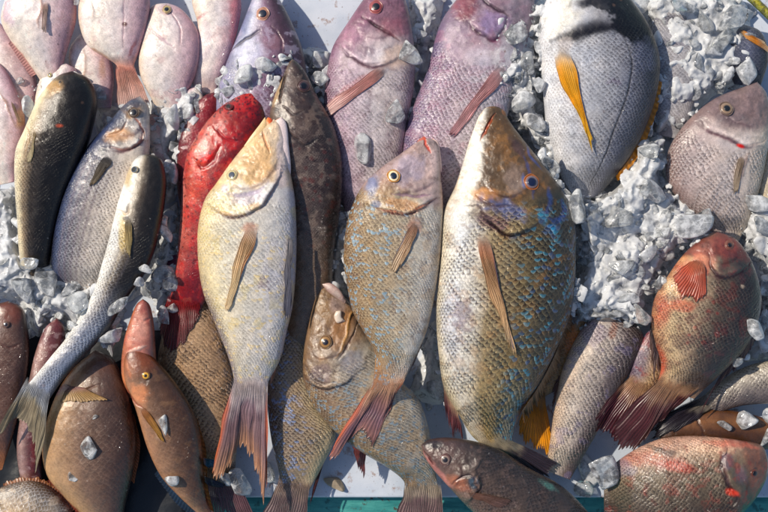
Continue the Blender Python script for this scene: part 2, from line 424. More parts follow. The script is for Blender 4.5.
        vv = np.linspace(0, 1, nv)
        P = b[None] + (tp - b)[None] * (vv[:, None] * jit[None])[..., None]
        ln_ = np.linalg.norm(tp.mean(0) - b.mean(0)); sid = (tp - b); sid = np.stack([-sid[:, 1], sid[:, 0]], -1) / (np.linalg.norm(sid, axis=1)[:, None] + 1e-6)
        P = P + sid[None] * (ln_ * .05 * (fbm(np.repeat(vv, nu) * 2.2, np.tile(ray * .22, nv), 1, s.seed + 7, 2) - .5).reshape(nv, nu) * 2 * np.minimum(1, vv * 2)[:, None])[..., None]
        if name == 'pectoral_fin':      # rays leave a narrow rounded root, spread, then close to a tip
            P[..., :] += (P.mean(1, keepdims=True) - P) * (.3 * (1 - sst(0, .25, vv)))[:, None, None]
            P += ((b.mean(0) - tp.mean(0)) * .06)[None, None] * (np.sin(np.linspace(0, np.pi, nu))[None, :, None]) * (1 - vv)[:, None, None]
        X, Y = P[..., 0].ravel(), P[..., 1].ravel()
        zz = np.repeat(np.interp(vv, np.linspace(0, 1, len(z)), z), nu) + curl * np.tile(np.sin(np.linspace(0, np.pi * 2, nu)), nv) * np.repeat(vv, nu)
        if drape:
            h = np.stack([hm_get(X + a, Y + c) for a, c in ((0, 0), (3, 0), (-3, 0), (0, 3), (0, -3))]).max(0) + (lift if name != 'tail_fin' else .5) * (np.repeat(.15 + .85 * sst(0, .25, vv), nu) if full else 1)
            zz = np.where((h > zz) & ((h - zz < 30) | full), zz + (h - zz) * np.repeat(np.ones(nv) if full else np.ones(nv), nu), zz)
            Zg = zz.reshape(nv, nu)
            for _ in range(9 if full else 5):
                Zp = np.pad(Zg, 2, mode='edge'); sm = (Zp[2:-2, 1:-3] + Zp[2:-2, 3:-1] + Zp[1:-3, 2:-2] + Zp[3:-1, 2:-2] + Zp[2:-2, 2:-2]) / 5
                Zg = np.maximum(sm, Zg * .5 + sm * .5)
            zz = Zg.ravel()
        rid = ridge * np.cos(2 * np.pi * ray); zz = zz + np.tile(rid, nv) * np.repeat(np.minimum(1, vv * 4) * (1 - .4 * vv), nu)
        C = np.array([lin(c) for c in cols]); cc = np.stack([np.interp(vv, np.linspace(0, 1, len(C)), C[:, i]) for i in range(3)], -1)
        Col = np.repeat(cc, nu, 0)
        if name == 'pectoral_fin':
            gx_ = np.argmin((s.X[:, None] - b[::8, 0]) ** 2 + (s.Y[:, None] - b[::8, 1]) ** 2 + 1e5 * (~s.top)[:, None], 0); bc = s.Col[gx_].mean(0)
            kb = (1 - sst(.02, .22, np.repeat(vv, nu)))[:, None] * .8; Col = Col * (1 - kb) + bc * kb
        if name == 'tail_fin':
            kb = (1 - sst(.16, .5, np.repeat(vv, nu) + .3 * (fbm(X, Y, 5, s.seed + 83) - .5)))[:, None]; Col = Col * (1 - kb) + np.minimum(s.ecol * 1.2, .9) * kb
        rv = (1 - dark * (.5 - .5 * np.cos(2 * np.pi * ray))) * (1 + .18 * (np.random.RandomState(rays).rand(rays + 2)[np.round(ray).astype(int)] - .5))
        Col = Col * np.tile(rv, nv)[:, None]
        f2 = fbm(X, Y, 9, s.seed + 80); f3 = fbm(X, Y, 3, s.seed + 81); Col = Col * (.45 + .75 * f2 + .35 * f3)[:, None]
        if edge is not None:
            q = np.linspace(0, 1, nu); sides = edge if isinstance(edge, dict) else {'a': edge, 'b': edge}
            for k_, col in sides.items():
                d = q if k_ == 'a' else 1 - q
                a = (np.tile(1 - sst(edgew * .3, edgew, d), nv) * np.repeat(sst(.08, .4, vv), nu) * (.6 + .6 * fbm(X, Y, 6, s.seed + 84)))[:, None] * .85; Col = Col * (1 - a) + lin(col) * a
        n = nu * nv
        kk = (H - zz) / H * S
        up = np.stack([(X - 384) * kk, (256 - Y) * kk, zz * S], -1); dn = up - np.array([0, 0, th * S])
        V = np.vstack([up, dn]); a = np.arange(n).reshape(nv, nu); F = []
        q4 = np.stack([a[:-1, :-1], a[:-1, 1:], a[1:, 1:], a[1:, :-1]], -1).reshape(-1, 4)
        F += q4.tolist() + (q4[:, ::-1] + n).tolist()
        for row, fl in ((a[-1], 0), (a[0], 1), (a[:, 0], 0), (a[:, -1], 1)):
            for p, r in zip(row[:-1], row[1:]): F.append([p, r, r + n, p + n] if fl else [r, p, p + n, r + n])
        thn = np.tile(.5 - .5 * np.cos(2 * np.pi * ray), nv) * np.repeat(sst(.1, .6, vv), nu) * (.15 + .5 * fbm(X, Y, 6, s.seed + 85)) * clear
        if name == 'pectoral_fin':
            thn = np.maximum(thn, 1 - sst(.0, .16, np.repeat(vv, nu) + .16 * (fbm(X, Y, 4, s.seed + 87) - .5)))
        if name == 'tail_fin':
            thn = np.maximum(thn * sst(.2, .5, np.repeat(vv, nu)), 1 - sst(.02, .26, np.repeat(vv, nu) + .25 * (fbm(X, Y, 4, s.seed + 87) - .5) + .05 * np.tile(np.cos(2 * np.pi * ray), nv)))
        link(name, V, F, FIN, s.root, attrs={'thin': np.r_[thn, thn], 'Col': np.vstack([Col, Col])}, origin=s.org)
        hm_put(X, Y, zz)
        return s
    def lump(s, name, L, R, z, c, paint, **mk):
        """a further rounded part (jaw, lip) built like a body"""
        f = Fish(name, name, L, R, z, c, res=.7); paint(f)
        k = (H - f.ZC) / H * S
        W = np.stack([(f.X - 384) * k, (256 - f.Y) * k, f.Z * S], -1)
        mk = {**dict(pocket=0, lite=0, bump=0, coat=.5), **mk}
        link(name, W, f.faces, skin_mat(**mk), s.root, attrs={'Col': f.Col, 'suv': np.stack([f.u, f.v, f.mask * 0], -1), 'spot': f.spot}, origin=s.org)
        tp = f.top; hm_put(f.X[tp], f.Y[tp], f.Z[tp])
        return s
# =================================================================== table, board, sheet
def surf_mat(name, fn):
    m, nt = newmat(name); t = NT(nt); b = t.n('ShaderNodeBsdfPrincipled'); fn(t, b)
    o = t.n('ShaderNodeOutputMaterial'); t.put(o.inputs[0], b.outputs[0]); return m
def m_board(t, b):
    tc = t.n('ShaderNodeTexCoord').outputs['Object']
    n = t.noise(tc, 14, 5.); n2 = t.noise(tc, 60, 5., .65); n3 = t.noise(tc, 300, 3.)
    c = t.mix(t.rng(n, .35, .7), (*lin((216, 222, 232)), 1), (*lin((186, 198, 214)), 1))
    c = t.mix(t.rng(n2, .57, .68, 0, .7), c, (*lin((150, 110, 84)), 1))
    c = t.mix(t.rng(n3, .64, .72, 0, .6), c, (*lin((110, 84, 70)), 1))
    t.put(b.inputs['Base Color'], c); t.put(b.inputs['Roughness'], t.rng(n, .3, .7, .15, .4)); t.put(b.inputs['Normal'], t.bump(n2, .2, .001))
def m_table(t, b):
    tc = t.n('ShaderNodeTexCoord').outputs['Object']
    mp = t.n('ShaderNodeMapping'); t.put(mp.inputs[0], tc); mp.inputs['Scale'].default_value = (1, 6, 1)
    n = t.noise(mp.outputs[0], 18, 6., .65); n2 = t.noise(tc, 40, 5., .7)
    c = t.mix(t.rng(n, .3, .7), (*lin((36, 120, 120)), 1), (*lin((84, 170, 160)), 1))
    c = t.mix(t.rng(n2, .56, .62), c, (*lin((74, 60, 48)), 1))
    c = t.mix(t.rng(n2, .40, .36, 0, .6), c, (*lin((30, 70, 70)), 1))
    t.put(b.inputs['Base Color'], c); b.inputs['Roughness'].default_value = .45; t.put(b.inputs['Normal'], t.bump(t.m('ADD', n, n2), .5, .002))
def m_sheet(t, b):
    tc = t.n('ShaderNodeTexCoord').outputs['Object']; n = t.noise(tc, 30, 4.)
    c = t.mix(n, (.006, .007, .01, 1), (.02, .024, .03, 1))
    t.put(b.inputs['Base Color'], c); b.inputs['Roughness'].default_value = .4; t.put(b.inputs['Normal'], t.bump(n, .4, .004))
def slab(name, x0, y0, x1, y1, z0, z1, mat, bev=.003):
    bm = bmesh.new(); bmesh.ops.create_cube(bm, size=1)
    for v in bm.verts:
        v.co = ((x0 if v.co.x < 0 else x1) * S - 384 * S, 256 * S - (y0 if v.co.y > 0 else y1) * S, (z0 if v.co.z < 0 else z1) * S)
    bmesh.ops.bevel(bm, geom=bm.edges[:], offset=bev, segments=3, affect='EDGES', profile=.5)
    me = bpy.data.meshes.new(name); bm.to_mesh(me); bm.free(); me.materials.append(mat)
    o = bpy.data.objects.new(name, me); COLL.objects.link(o); return o
tag(slab('table_top', -1400, -1100, 2200, 1500, -40, -14, surf_mat('painted_wood', m_table)), kind='structure')
tag(slab('fish_board', -230, -130, 930, 498, -13.6, 0, surf_mat('wet_board', m_board)), 'white plastic board stained with fish juice under the whole pile', 'board')
# the black plastic sheet under the fish in the lower left corner
nx_, ny_ = 60, 50; gx, gy = np.meshgrid(np.linspace(-90, 186, nx_), np.linspace(330, 640, ny_))
edge = sst(186, 150, gx + 14 * np.sin(gy / 23.))
gz = 1.5 + 5 * fbm(gx, gy, 26, 3) + 2 * np.abs(np.sin(gx / 17 + gy / 31))
gz = gz + np.where(gx < 120, -0, 0)
xx = (gx - 384) * S; yy = (256 - gy) * S
a = np.arange(nx_ * ny_).reshape(ny_, nx_)
F = np.stack([a[:-1, :-1], a[1:, :-1], a[1:, 1:], a[:-1, 1:]], -1).reshape(-1, 4).tolist()
V = np.stack([xx.ravel(), yy.ravel(), gz.ravel() * S], -1); Vd = V - np.array([0, 0, .0012]); n = len(V)
rim = list(a[0]) + list(a[1:, -1]) + list(a[-1, :-1][::-1]) + list(a[1:-1, 0][::-1])
F = F + [[q + n for q in r[::-1]] for r in F] + [[int(p), int(r), int(r) + n, int(p) + n] for p, r in zip(rim, rim[1:] + rim[:1])]
tag(link('plastic_sheet', np.vstack([V, Vd]), F, surf_mat('black_plastic', m_sheet)), 'black plastic sheet showing in the gap beside the slender orange-brown fish', 'plastic sheet')
# =================================================================== the catch, laid down from the bottom up
PINK = dict(size=3.2, pocket=.12, lite=.12, bump=.18, rough=.36, rv=.12)
def pink(label, L, R, z, c=.42, warm=0, flip=False, **k):
    f = Fish('sea_bream', label, L, R, z, c, 'sea bream', 'pink sea bream in the top corner', **k)
    st = [(-1, (230, 210, 190)), (-.45, (240, 230, 220)), (.15, (238, 224, 220)), (.6, (222, 192, 196)), (1, (188, 142, 154))]
    f.base([(-a, b) for a, b in st][::-1] if flip else st).mott(26, .12).mott(5, .07, 3)
    f.patch(11, .62, (205, 160, 160), .35)
    return f
f = pink('pale pink bream at the left edge, half under a bigger pink bream', [(-10, 12), (-24, 40), (-14, 80), (6, 112)], [(-10, 12), (10, 34), (28, 60), (38, 88), (34, 112)], (16, 14))
f.blob(20, 70, 22, 26, (205, 180, 175), .5).done(**PINK)
f = pink('small pink bream wedged between two larger pink breams', [(80, 34), (71, 46), (69, 60), (75, 82), (92, 108)], [(80, 34), (95, 40), (108, 53), (114, 75), (111, 108)], (16, 14))
f.line([(86, 50), (88, 66), (86, 84)], 2, (190, 140, 110), .6, .5).blob(80, 62, 8, 22, (236, 232, 232), .7).line([(104, 58), (106, 80)], 4, (205, 160, 130), .6).done(**PINK)
f.fin('anal_fin', [(104, 62), (109, 90)], [(111, 66), (113, 96)], (16, 14), [(205, 170, 150), (190, 160, 150)], 6, drape=False)
f = pink('pink bream in the corner with its head beyond the top edge and tail down', [(45, -44), (18, -22), (6, 0), (2, 21), (10, 39), (26, 60), (40, 80), (46, 95)], [(45, -44), (68, -22), (76, 0), (76, 21), (68, 47), (63, 66), (60, 95)], (30, 32, 24))
f.line([(46, -2), (46, 10), (43, 24), (44, 30)], 2.2, (205, 160, 140), .7, .8).line([(9, 38), (24, 58), (36, 72)], 2.5, (196, 130, 110), .8).blob(12, 8, 9, 20, (196, 160, 190), .6).dots(16, .4, .9, (90, 60, 55), .7)
f.done(**PINK)
f.fin('pectoral_fin', [(43, 2), (49, 3)], [(42, 28), (45, 32)], (0, 0), [(214, 176, 160), (226, 200, 190)], 5, lift=.8)
f.fin('anal_fin', [(12, 40), (36, 74)], [(8, 44), (31, 77)], (26, 22), [(205, 150, 140), (190, 140, 140)], 10, drape=False)
f = pink('pink bream with a dark dot on its flank, tail pointing down beside the silver mullet', [(115, -48), (92, -26), (80, 0), (80, 26), (89, 47), (106, 58), (117, 66), (118, 75)], [(115, -48), (140, -30), (150, 0), (147, 26), (140, 50), (134, 66), (136, 76)], (30, 34, 32))
f.line([(127, -6), (127, 20), (126, 50)], .9, (150, 110, 130), .6, -.5).blob(128, 27, 3.2, 2.6, (96, 50, 50), .95, ns=.2).line([(89, 48), (104, 56), (114, 64)], 2, (205, 150, 120), .7).along(.82, .95, (222, 160, 140), .8)
f.blob(90, 20, 8, 26, (240, 232, 228), .7).line([(95, 5), (98, 22)], 1.6, (215, 190, 180), .6, .7).line([(138, 42), (130, 58)], 2, (180, 110, 110), .8).done(**PINK)
f.fin('tail_fin', [(118, 74), (136, 75)], [(118, 107), (126, 103), (134, 102), (149, 104)], (32, 30), [(226, 160, 135), (232, 172, 150), (226, 190, 178)], 12, rag=.04)
f = pink('pink bream with its eye near the top edge, second pink fish from the big-eyed snapper', [(168, 3), (153, 6), (148, 16), (141, 45), (139, 65), (142, 80), (152, 100), (160, 118)], [(168, 3), (180, 8), (190, 18), (199, 34), (198, 65), (191, 86), (182, 102), (176, 118)], (26, 30, 22))
f.line([(172, 14), (182, 30), (183, 48)], 1.2, (180, 140, 150), .6, -.9).line([(150, 30), (165, 42), (178, 50)], 1.4, (170, 130, 150), .5, -.6).blob(170, 10, 13, 9, (196, 160, 170), .6).blob(152, 50, 9, 30, (238, 228, 224), .6).line([(156, 26), (146, 42)], 3, (196, 150, 150), .6).dots(14, .4, .9, (110, 60, 60), .6)
f.done(**PINK); f.eye(167, 9.5, 4.2, (170, 150, 100), (214, 180, 140), (20, 25, 35), .55)
f = pink('rosy bream beside the big-eyed snapper, head beyond the top edge', [(215, -44), (198, -22), (192, 0), (198, 26), (195, 55), (192, 92)], [(215, -44), (234, -22), (241, 0), (240, 18), (230, 57), (214, 94)], (26, 26, 20))
f.blob(238, 30, 8, 46, (205, 120, 130), .75).line([(197, 20), (208, 14)], 2, (190, 110, 110), .7).blob(205, 40, 8, 30, (236, 220, 220), .7).along(.8, 1, (226, 200, 196)).done(**PINK)
f = pink('pale long-bodied bream lying against the left edge above the ice', [(-8, 58), (-20, 80), (-22, 120), (-12, 160), (0, 185)], [(-8, 58), (4, 68), (16, 90), (25, 118), (23, 145), (14, 182)], (26, 28, 18))
f.line([(2, 92), (12, 112), (19, 128)], 1.6, (170, 130, 110), .7, .6).blob(22, 118, 4, 12, (205, 160, 110), .7).done(**PINK)
f.fin('pectoral_fin', [(10, 100), (14, 104)], [(18, 124), (22, 122)], (0, 0), [(190, 160, 130), (210, 180, 150)], 5, lift=.8)
f = pink('small bream whose eye peeps out above the black-backed mullet', [(66, 63), (52, 66), (42, 76), (36, 95), (34, 120)], [(66, 63), (76, 70), (74, 90), (62, 125)], (26, 24))
f.done(**PINK); f.eye(50, 75, 2.6, (196, 180, 110), (190, 180, 190), (20, 20, 30), .55, rim=False)
f = pink('small pale fish head half sunk in ice beside the red fish', [(195, 87), (184, 92), (178, 103), (176, 125)], [(195, 87), (203, 96), (206, 115), (205, 130)], (28, 22), flip=True)
f.done(**PINK); f.eye(188, 102, 3.6, (205, 205, 190), (226, 220, 215), (20, 24, 36), .5)
f = pink('scrap of a pink fish body showing under the ice beside the silver mullet', [(158, 108), (149, 118), (148, 140), (154, 165)], [(158, 108), (168, 116), (171, 140), (166, 165)], (18, 16))
f.blob(158, 122, 10, 16, (215, 160, 150), .6).done(**PINK)

# ------------------------------------------------- snappers along the top
f = Fish('snapper', 'purple-grey snapper with a big orange-rimmed eye beside the top edge gap', [(262, -25), (252, 0), (240, 31), (224, 71), (215, 110), (225, 150)], [(262, -25), (280, 0), (295, 29), (304, 55), (308, 100), (300, 150)], (24, 28, 20), .5, 'snapper', 'purple snappers along the top edge')
f.base([(-1, (120, 120, 150)), (-.5, (186, 186, 202)), (0, (150, 120, 140)), (.5, (92, 68, 82)), (1, (70, 56, 74))]).mott(12, .35).patch(8, .55, (190, 180, 200), .45)
f.blob(252, 60, 16, 22, (205, 205, 222), .7).line([(230, 52), (240, 46), (252, 40), (262, 33)], 2.2, (50, 40, 60), .8, -2).line([(272, 28), (282, 40), (284, 56)], 1.8, (90, 60, 80), .6, -1).blob(246, 22, 8, 16, (120, 130, 165), .6).blob(277, 45, 10, 8, (150, 110, 120), .6).noscale(.5)
f.done(size=4.2, pocket=.4, lite=.3, bump=.5, tint=(190, 175, 200)); f.eye(263, 14, 6.3, (160, 110, 90), (226, 170, 140), (18, 26, 46), .66, ang=-20)
f = Fish('snapper', 'rosy snapper under the blue-spotted emperor, red eye at the top edge', [(385, -27), (366, -4), (347, 24), (333, 47), (326, 79), (324, 110), (328, 150), (338, 190), (352, 230)], [(385, -27), (402, -8), (412, 30), (415, 75), (408, 120), (402, 160), (392, 200), (378, 235)], (24, 28, 26, 20), .5, 'snapper', 'purple snappers along the top edge')
f.base([(-1, (146, 112, 132)), (-.5, (190, 166, 178)), (.2, (210, 200, 200)), (1, (196, 180, 180))]).mott(18, .2)
f.along(.36, .2, (128, 78, 100), .85).patch(9, .58, (96, 54, 74), .4).blob(352, 40, 14, 14, (176, 130, 150), .6)
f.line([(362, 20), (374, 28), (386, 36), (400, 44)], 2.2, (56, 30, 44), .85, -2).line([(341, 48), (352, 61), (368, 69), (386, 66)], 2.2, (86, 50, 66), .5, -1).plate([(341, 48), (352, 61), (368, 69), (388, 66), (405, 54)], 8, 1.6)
f.blob(396, 60, 16, 12, (222, 196, 180), .7).blob(392, 30, 16, 10, (160, 96, 110), .5).line([(327, 108), (340, 98), (358, 86), (374, 76)], 5, (206, 120, 112), .35).noscale(.37).blob(385, 110, 14, 30, (216, 206, 204), .5)
f.done(size=4.6, pocket=.55, lite=.5, bump=.7, tint=(222, 205, 215)); f.eye(376, 7, 6.4, (140, 60, 62), (186, 100, 96), (14, 12, 24), .6)
f.fin('pectoral_fin', [(379, 64), (388, 74)], [(326, 108), (328, 116)], (0, 0), [(222, 160, 150), (226, 160, 152), (226, 186, 180)], 9, lift=1., rag=.03, clear=1.3)
f = Fish('snapper', 'large violet-scaled snapper with a pink side fin, left of the yellow-finned bream', [(512, -48), (480, -30), (456, 0), (440, 24), (427, 71), (414, 105), (405, 134), (402, 170), (408, 210), (425, 240)], [(512, -48), (530, -22), (534, 20), (524, 60), (512, 100), (500, 140), (488, 180), (470, 215), (455, 245)], (26, 32, 30, 22), .48, 'snapper', 'purple snappers along the top edge')
f.base([(-1, (104, 90, 124)), (-.6, (156, 132, 152)), (-.1, (192, 174, 180)), (.4, (206, 200, 204)), (1, (196, 190, 200))]).mott(20, .16).patch(12, .55, (176, 120, 140), .35)
f.along(.4, .3, (136, 112, 126), .75, .05).blob(462, 8, 14, 16, (130, 56, 66), .7).blob(490, 28, 16, 14, (150, 130, 170), .6).patch(7, .6, (100, 70, 100), .3)
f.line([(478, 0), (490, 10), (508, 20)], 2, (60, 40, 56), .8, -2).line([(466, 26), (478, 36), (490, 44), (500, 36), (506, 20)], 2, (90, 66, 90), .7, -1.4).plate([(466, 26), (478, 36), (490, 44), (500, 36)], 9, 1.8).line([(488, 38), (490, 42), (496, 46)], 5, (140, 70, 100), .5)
f.line([(446, 40), (436, 80), (424, 130)], 1, (130, 80, 110), .5, -.5).blob(478, 60, 18, 16, (216, 205, 214), .5).noscale(.37).dots(10, .5, 1.2, (120, 70, 40), .7)
f.done(size=4.9, pocket=.62, lite=.55, bump=.9, spot=(140, 150, 220), thr=.66, tint=(226, 212, 224)); f.spots
f.fin('pectoral_fin', [(498, 62), (508, 76)], [(450, 130), (453, 135)], (0, 0), [(226, 170, 170), (230, 172, 172), (220, 166, 174)], 10, lift=1., rag=.03, clear=1.3)

# ------------------------------------------------- yellow-finned breams at the upper right
f = Fish('sea_bream', 'grey-striped bream mostly buried in ice behind the yellow-finned bream', [(672, 2), (656, 16), (648, 40), (648, 80), (655, 135)], [(672, 2), (690, 20), (698, 60), (694, 100), (685, 140)], (20, 24, 16), .45, 'sea bream')
f.base([(-1, (120, 118, 125)), (0, (186, 182, 184)), (1, (176, 172, 172))]).mott(16, .25).line([(650, 24), (668, 20), (690, 26)], 5, (60, 60, 78), .7).line([(650, 48), (672, 44), (696, 48)], 4, (100, 98, 116), .6)
f.done(size=4, pocket=.4, lite=.3)
f = Fish('sea_bream', 'black-banded silver bream with bright yellow fins, head at the top edge', [(590, -37), (560, -20), (542, 10), (538, 40), (541, 70), (544, 105), (548, 140), (560, 175), (576, 200)], [(590, -37), (618, -14), (646, 22), (659, 58), (657, 89), (645, 128), (631, 155), (615, 177), (598, 196)], (40, 44, 40, 28), .4, 'sea bream')
f.base([(-1, (230, 230, 232)), (-.5, (212, 212, 216)), (.05, (164, 164, 170)), (.45, (110, 112, 126)), (.75, (62, 66, 80)), (1, (40, 42, 52))]).mott(22, .16)  # dark back, deepened on the right with sun shading painted in
f.patch(5, .64, (90, 84, 92), .25, 2).along(.2, .02, (225, 225, 220), .7).blob(558, 20, 20, 20, (232, 228, 218), .8)
f.blob(636, 22, 38, 26, (14, 14, 20), 1, 25, soft=.2, ns=.4, sc=6).blob(612, 6, 26, 12, (20, 20, 26), .9, 0, soft=.25, ns=.7, sc=5).blob(590, 6, 24, 6, (30, 28, 34), .8, -12, ns=.6).line([(556, 40), (572, 38), (590, 32), (612, 30)], 10, (26, 20, 30), .9).line([(548, 43), (572, 40), (592, 35), (614, 32)], 6, (20, 16, 26), .9).line([(574, 10), (590, 4), (606, 8)], 4, (40, 40, 48), .6)
f.line([(612, 33), (622, 48), (627, 66), (624, 90), (616, 116), (608, 138), (598, 165), (588, 188)], 1.2, (30, 30, 36), .85, -.8).blob(640, 60, 14, 20, (96, 102, 128), .5).line([(600, 88), (608, 84), (616, 88)], 3, (100, 80, 110), .5)
f.mask = f.mask * (.7 + .3 * sst(-.5, .3, f.t))
f.noscale(.3, lo=.15).blob(562, 48, 9, 7, (190, 180, 176), .6)
f.done(size=4.6, pocket=.75, lite=.2, bump=.7, spot=(70, 66, 76), thr=.62); 
f.fin('pectoral_fin', [(550, 55), (572, 50)], [(584, 124), (588, 140), (592, 148), (593, 140)], (0, 0), [(240, 196, 110), (250, 180, 20), (246, 176, 14), (240, 190, 40)], 9, lift=1.6, rag=.05, dark=.3)
f.fin('dorsal_fin', [(658, 80), (653, 104), (644, 130), (631, 156), (616, 176)], [(662, 82), (658, 108), (648, 136), (636, 160), (618, 181)], (38, 36), [(190, 120, 20), (246, 160, 20)], 12, rag=.08, drape=False)
f = Fish('sea_bream', 'cream belly of a bream cut off by the right edge', [(768, 148), (761, 170), (757, 195), (762, 225)], [(768, 148), (790, 170), (795, 200), (785, 230)], (24, 26, 20), .45, 'sea bream')
f.base([(-1, (216, 200, 170)), (0, (196, 180, 160)), (1, (150, 140, 130))]).mott(14, .15).done(size=4, pocket=.3)
f = Fish('fish', 'dark slate-blue fish under the ice slabs near the top right corner', [(742, 24), (728, 36), (724, 56), (734, 84)], [(742, 24), (760, 32), (768, 56), (760, 88)], (20, 24, 18), .5)
f.base([(-1, (60, 62, 74)), (0, (92, 96, 116)), (1, (40, 38, 42))]).mott(12, .3).done(size=4, pocket=.2)
f.fin('pectoral_fin', [(740, 28), (741, 34)], [(764, 42), (772, 50), (770, 54)], (34, 32), [(240, 196, 130), (236, 150, 40), (240, 216, 180)], 7, drape=True, lift=2)
f = Fish('fish', 'olive and yellow fish tail cutting across the top right corner', [(730, -18), (748, -10), (764, 4), (780, 20)], [(730, -18), (745, -2), (758, 10), (776, 28)], (38, 36), .5)
f.base([(-1, (90, 90, 40)), (0, (190, 180, 60)), (1, (100, 110, 50))]).patch(5, .5, (70, 70, 40), .6).done(size=4, pocket=.4)
f = Fish('sea_bream', 'mauve-headed bream with a red nick behind its gill, near the right edge', [(757, 82), (740, 88), (712, 100), (683, 126), (668, 152), (667, 180), (685, 208), (712, 232)], [(757, 82), (766, 94), (769, 126), (764, 165), (757, 195), (748, 222), (738, 242)], (34, 36, 30, 22), .42, 'sea bream')
f.base([(-1, (146, 122, 118)), (-.4, (198, 182, 178)), (.4, (210, 198, 192)), (1, (205, 190, 170))]).mott(20, .12)
f.along(.42, .33, (122, 104, 106), .9, .1).blob(745, 100, 16, 22, (140, 118, 116), .6).blob(700, 118, 16, 10, (116, 96, 96), .5, -40)
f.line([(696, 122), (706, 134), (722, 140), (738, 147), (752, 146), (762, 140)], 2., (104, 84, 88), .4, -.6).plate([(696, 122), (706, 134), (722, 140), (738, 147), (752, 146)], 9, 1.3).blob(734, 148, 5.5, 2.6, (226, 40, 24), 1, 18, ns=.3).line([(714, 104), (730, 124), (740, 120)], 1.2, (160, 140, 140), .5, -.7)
f.line([(742, 155), (738, 168), (735, 182)], 3, (150, 120, 110), .6, .8).noscale(.4, .1).smask(738, 178, 8, 26, .2)
f.done(size=5.2, pocket=.75, lite=.5, bump=1.1, tint=(230, 220, 216)); f.eye(726, 108.5, 6.6, (140, 116, 94), (134, 110, 98), (20, 22, 26), .5)
f.fin('pectoral_fin', [(739, 155), (746, 157)], [(733, 190), (738, 192)], (0, 0), [(176, 150, 130), (196, 176, 150)], 7)

# ------------------------------------------------- lower layer in the middle
BROWN = [(-1, (110, 84, 62)), (-.4, (176, 142, 108)), (.3, (192, 160, 126)), (1, (160, 130, 106))]
f = Fish('emperor_fish', 'tan scaled emperor fish pinned under the red fish tail and the white emperor', [(190, 285), (172, 312), (160, 345), (158, 380), (172, 420), (197, 455), (207, 478)], [(190, 285), (212, 308), (228, 350), (238, 390), (238, 430), (236, 460), (234, 480)], (24, 26, 22, 18), .42, 'emperor fish', 'emperor fish underneath the pile')
f.base(BROWN).mott(20, .2).patch(8, .58, (205, 170, 130), .4)
f.spots(sst(.6, 1, f.t) * .6).done(size=5, pocket=.95, lite=.3, bump=1.3, spot=(130, 140, 160), thr=.5, tint=(220, 190, 160))
f.fin('tail_fin', [(207, 476), (234, 478)], [(199, 528), (214, 522), (226, 514), (240, 520), (259, 528)], (18, 16), [(120, 90, 90), (110, 76, 84), (120, 84, 84)], 14, rag=.06)
f = Fish('emperor_fish', 'grey-gold emperor fish under the white one, a dark red fin by its tail', [(290, 296), (274, 330), (268, 370), (268, 410), (272, 443), (279, 475), (276, 492)], [(290, 296), (308, 335), (313, 380), (322, 410), (336, 432), (322, 467), (307, 494)], (24, 26, 24, 18), .45, 'emperor fish', 'emperor fish underneath the pile')
f.base([(-1, (96, 80, 76)), (-.4, (150, 132, 116)), (.3, (176, 152, 122)), (.8, (205, 186, 150)), (1, (190, 170, 140))]).mott(18, .16).along(.9, 1, (130, 110, 110), .7)
f.spots(1 - sst(-.1, .6, f.t)).done(size=4.6, pocket=.9, lite=.35, bump=1.2, spot=(120, 144, 190), thr=.55, tint=(222, 205, 176))
f.fin('tail_fin', [(276, 490), (307, 492)], [(256, 530), (272, 534), (282, 526), (292, 534), (304, 530)], (18, 17), [(110, 92, 92), (120, 96, 96), (110, 84, 84)], 14, drape=True)
f.fin('anal_fin', [(329, 446), (316, 478)], [(322, 468), (308, 508)], (20, 18), [(150, 130, 110), (96, 40, 40), (70, 26, 30)], 7, drape=False, rag=.2)
f = Fish('yellowfin_bream', 'half-hidden bream behind the big blue-speckled emperor, only its yellow tail clear', [(588, 300), (566, 325), (552, 355), (540, 385), (533, 396)], [(588, 300), (590, 330), (575, 365), (555, 390), (543, 398)], (20, 22, 18), .45, 'sea bream')
f.base([(-1, (130, 100, 80)), (0, (196, 150, 90)), (1, (120, 100, 80))]).blob(569, 338, 9, 18, (226, 130, 20), .85).done(size=4.4, pocket=.5)
f.fin('tail_fin', [(531, 392), (544, 392)], [(516, 430), (526, 440), (536, 447), (552, 456), (551, 440)], (17, 14), [(206, 130, 20), (240, 156, 14), (246, 166, 10)], 15, rag=.07, dark=.3)
f = Fish('sea_bream', 'cream and grey scaled bream, tail down between the ice heap and a dark fish', [(605, 312), (590, 320), (576, 338), (562, 370), (556, 400), (552, 425), (548, 455), (545, 470)], [(605, 312), (630, 320), (643, 335), (633, 365), (618, 392), (601, 425), (584, 455), (570, 480)], (30, 32, 28, 22), .45, 'sea bream')
f.base([(-1, (214, 186, 160)), (-.5, (210, 196, 182)), (0, (180, 168, 160)), (.4, (116, 102, 100)), (1, (56, 48, 52))]).mott(16, .14).blob(590, 332, 16, 18, (140, 126, 150), .6).patch(9, .6, (120, 110, 150), .4)
f.blob(611, 328, 5, 12, (150, 90, 60), .7, 15).noscale(.05).done(size=4.7, pocket=.85, lite=.35, bump=1.2, spot=(206, 160, 96), thr=.68, tint=(226, 214, 200)); 
f.fin('anal_fin', [(561, 374), (555, 402)], [(555, 380), (552, 412)], (26, 24), [(150, 110, 90), (110, 70, 60)], 7, drape=False, rag=.25)

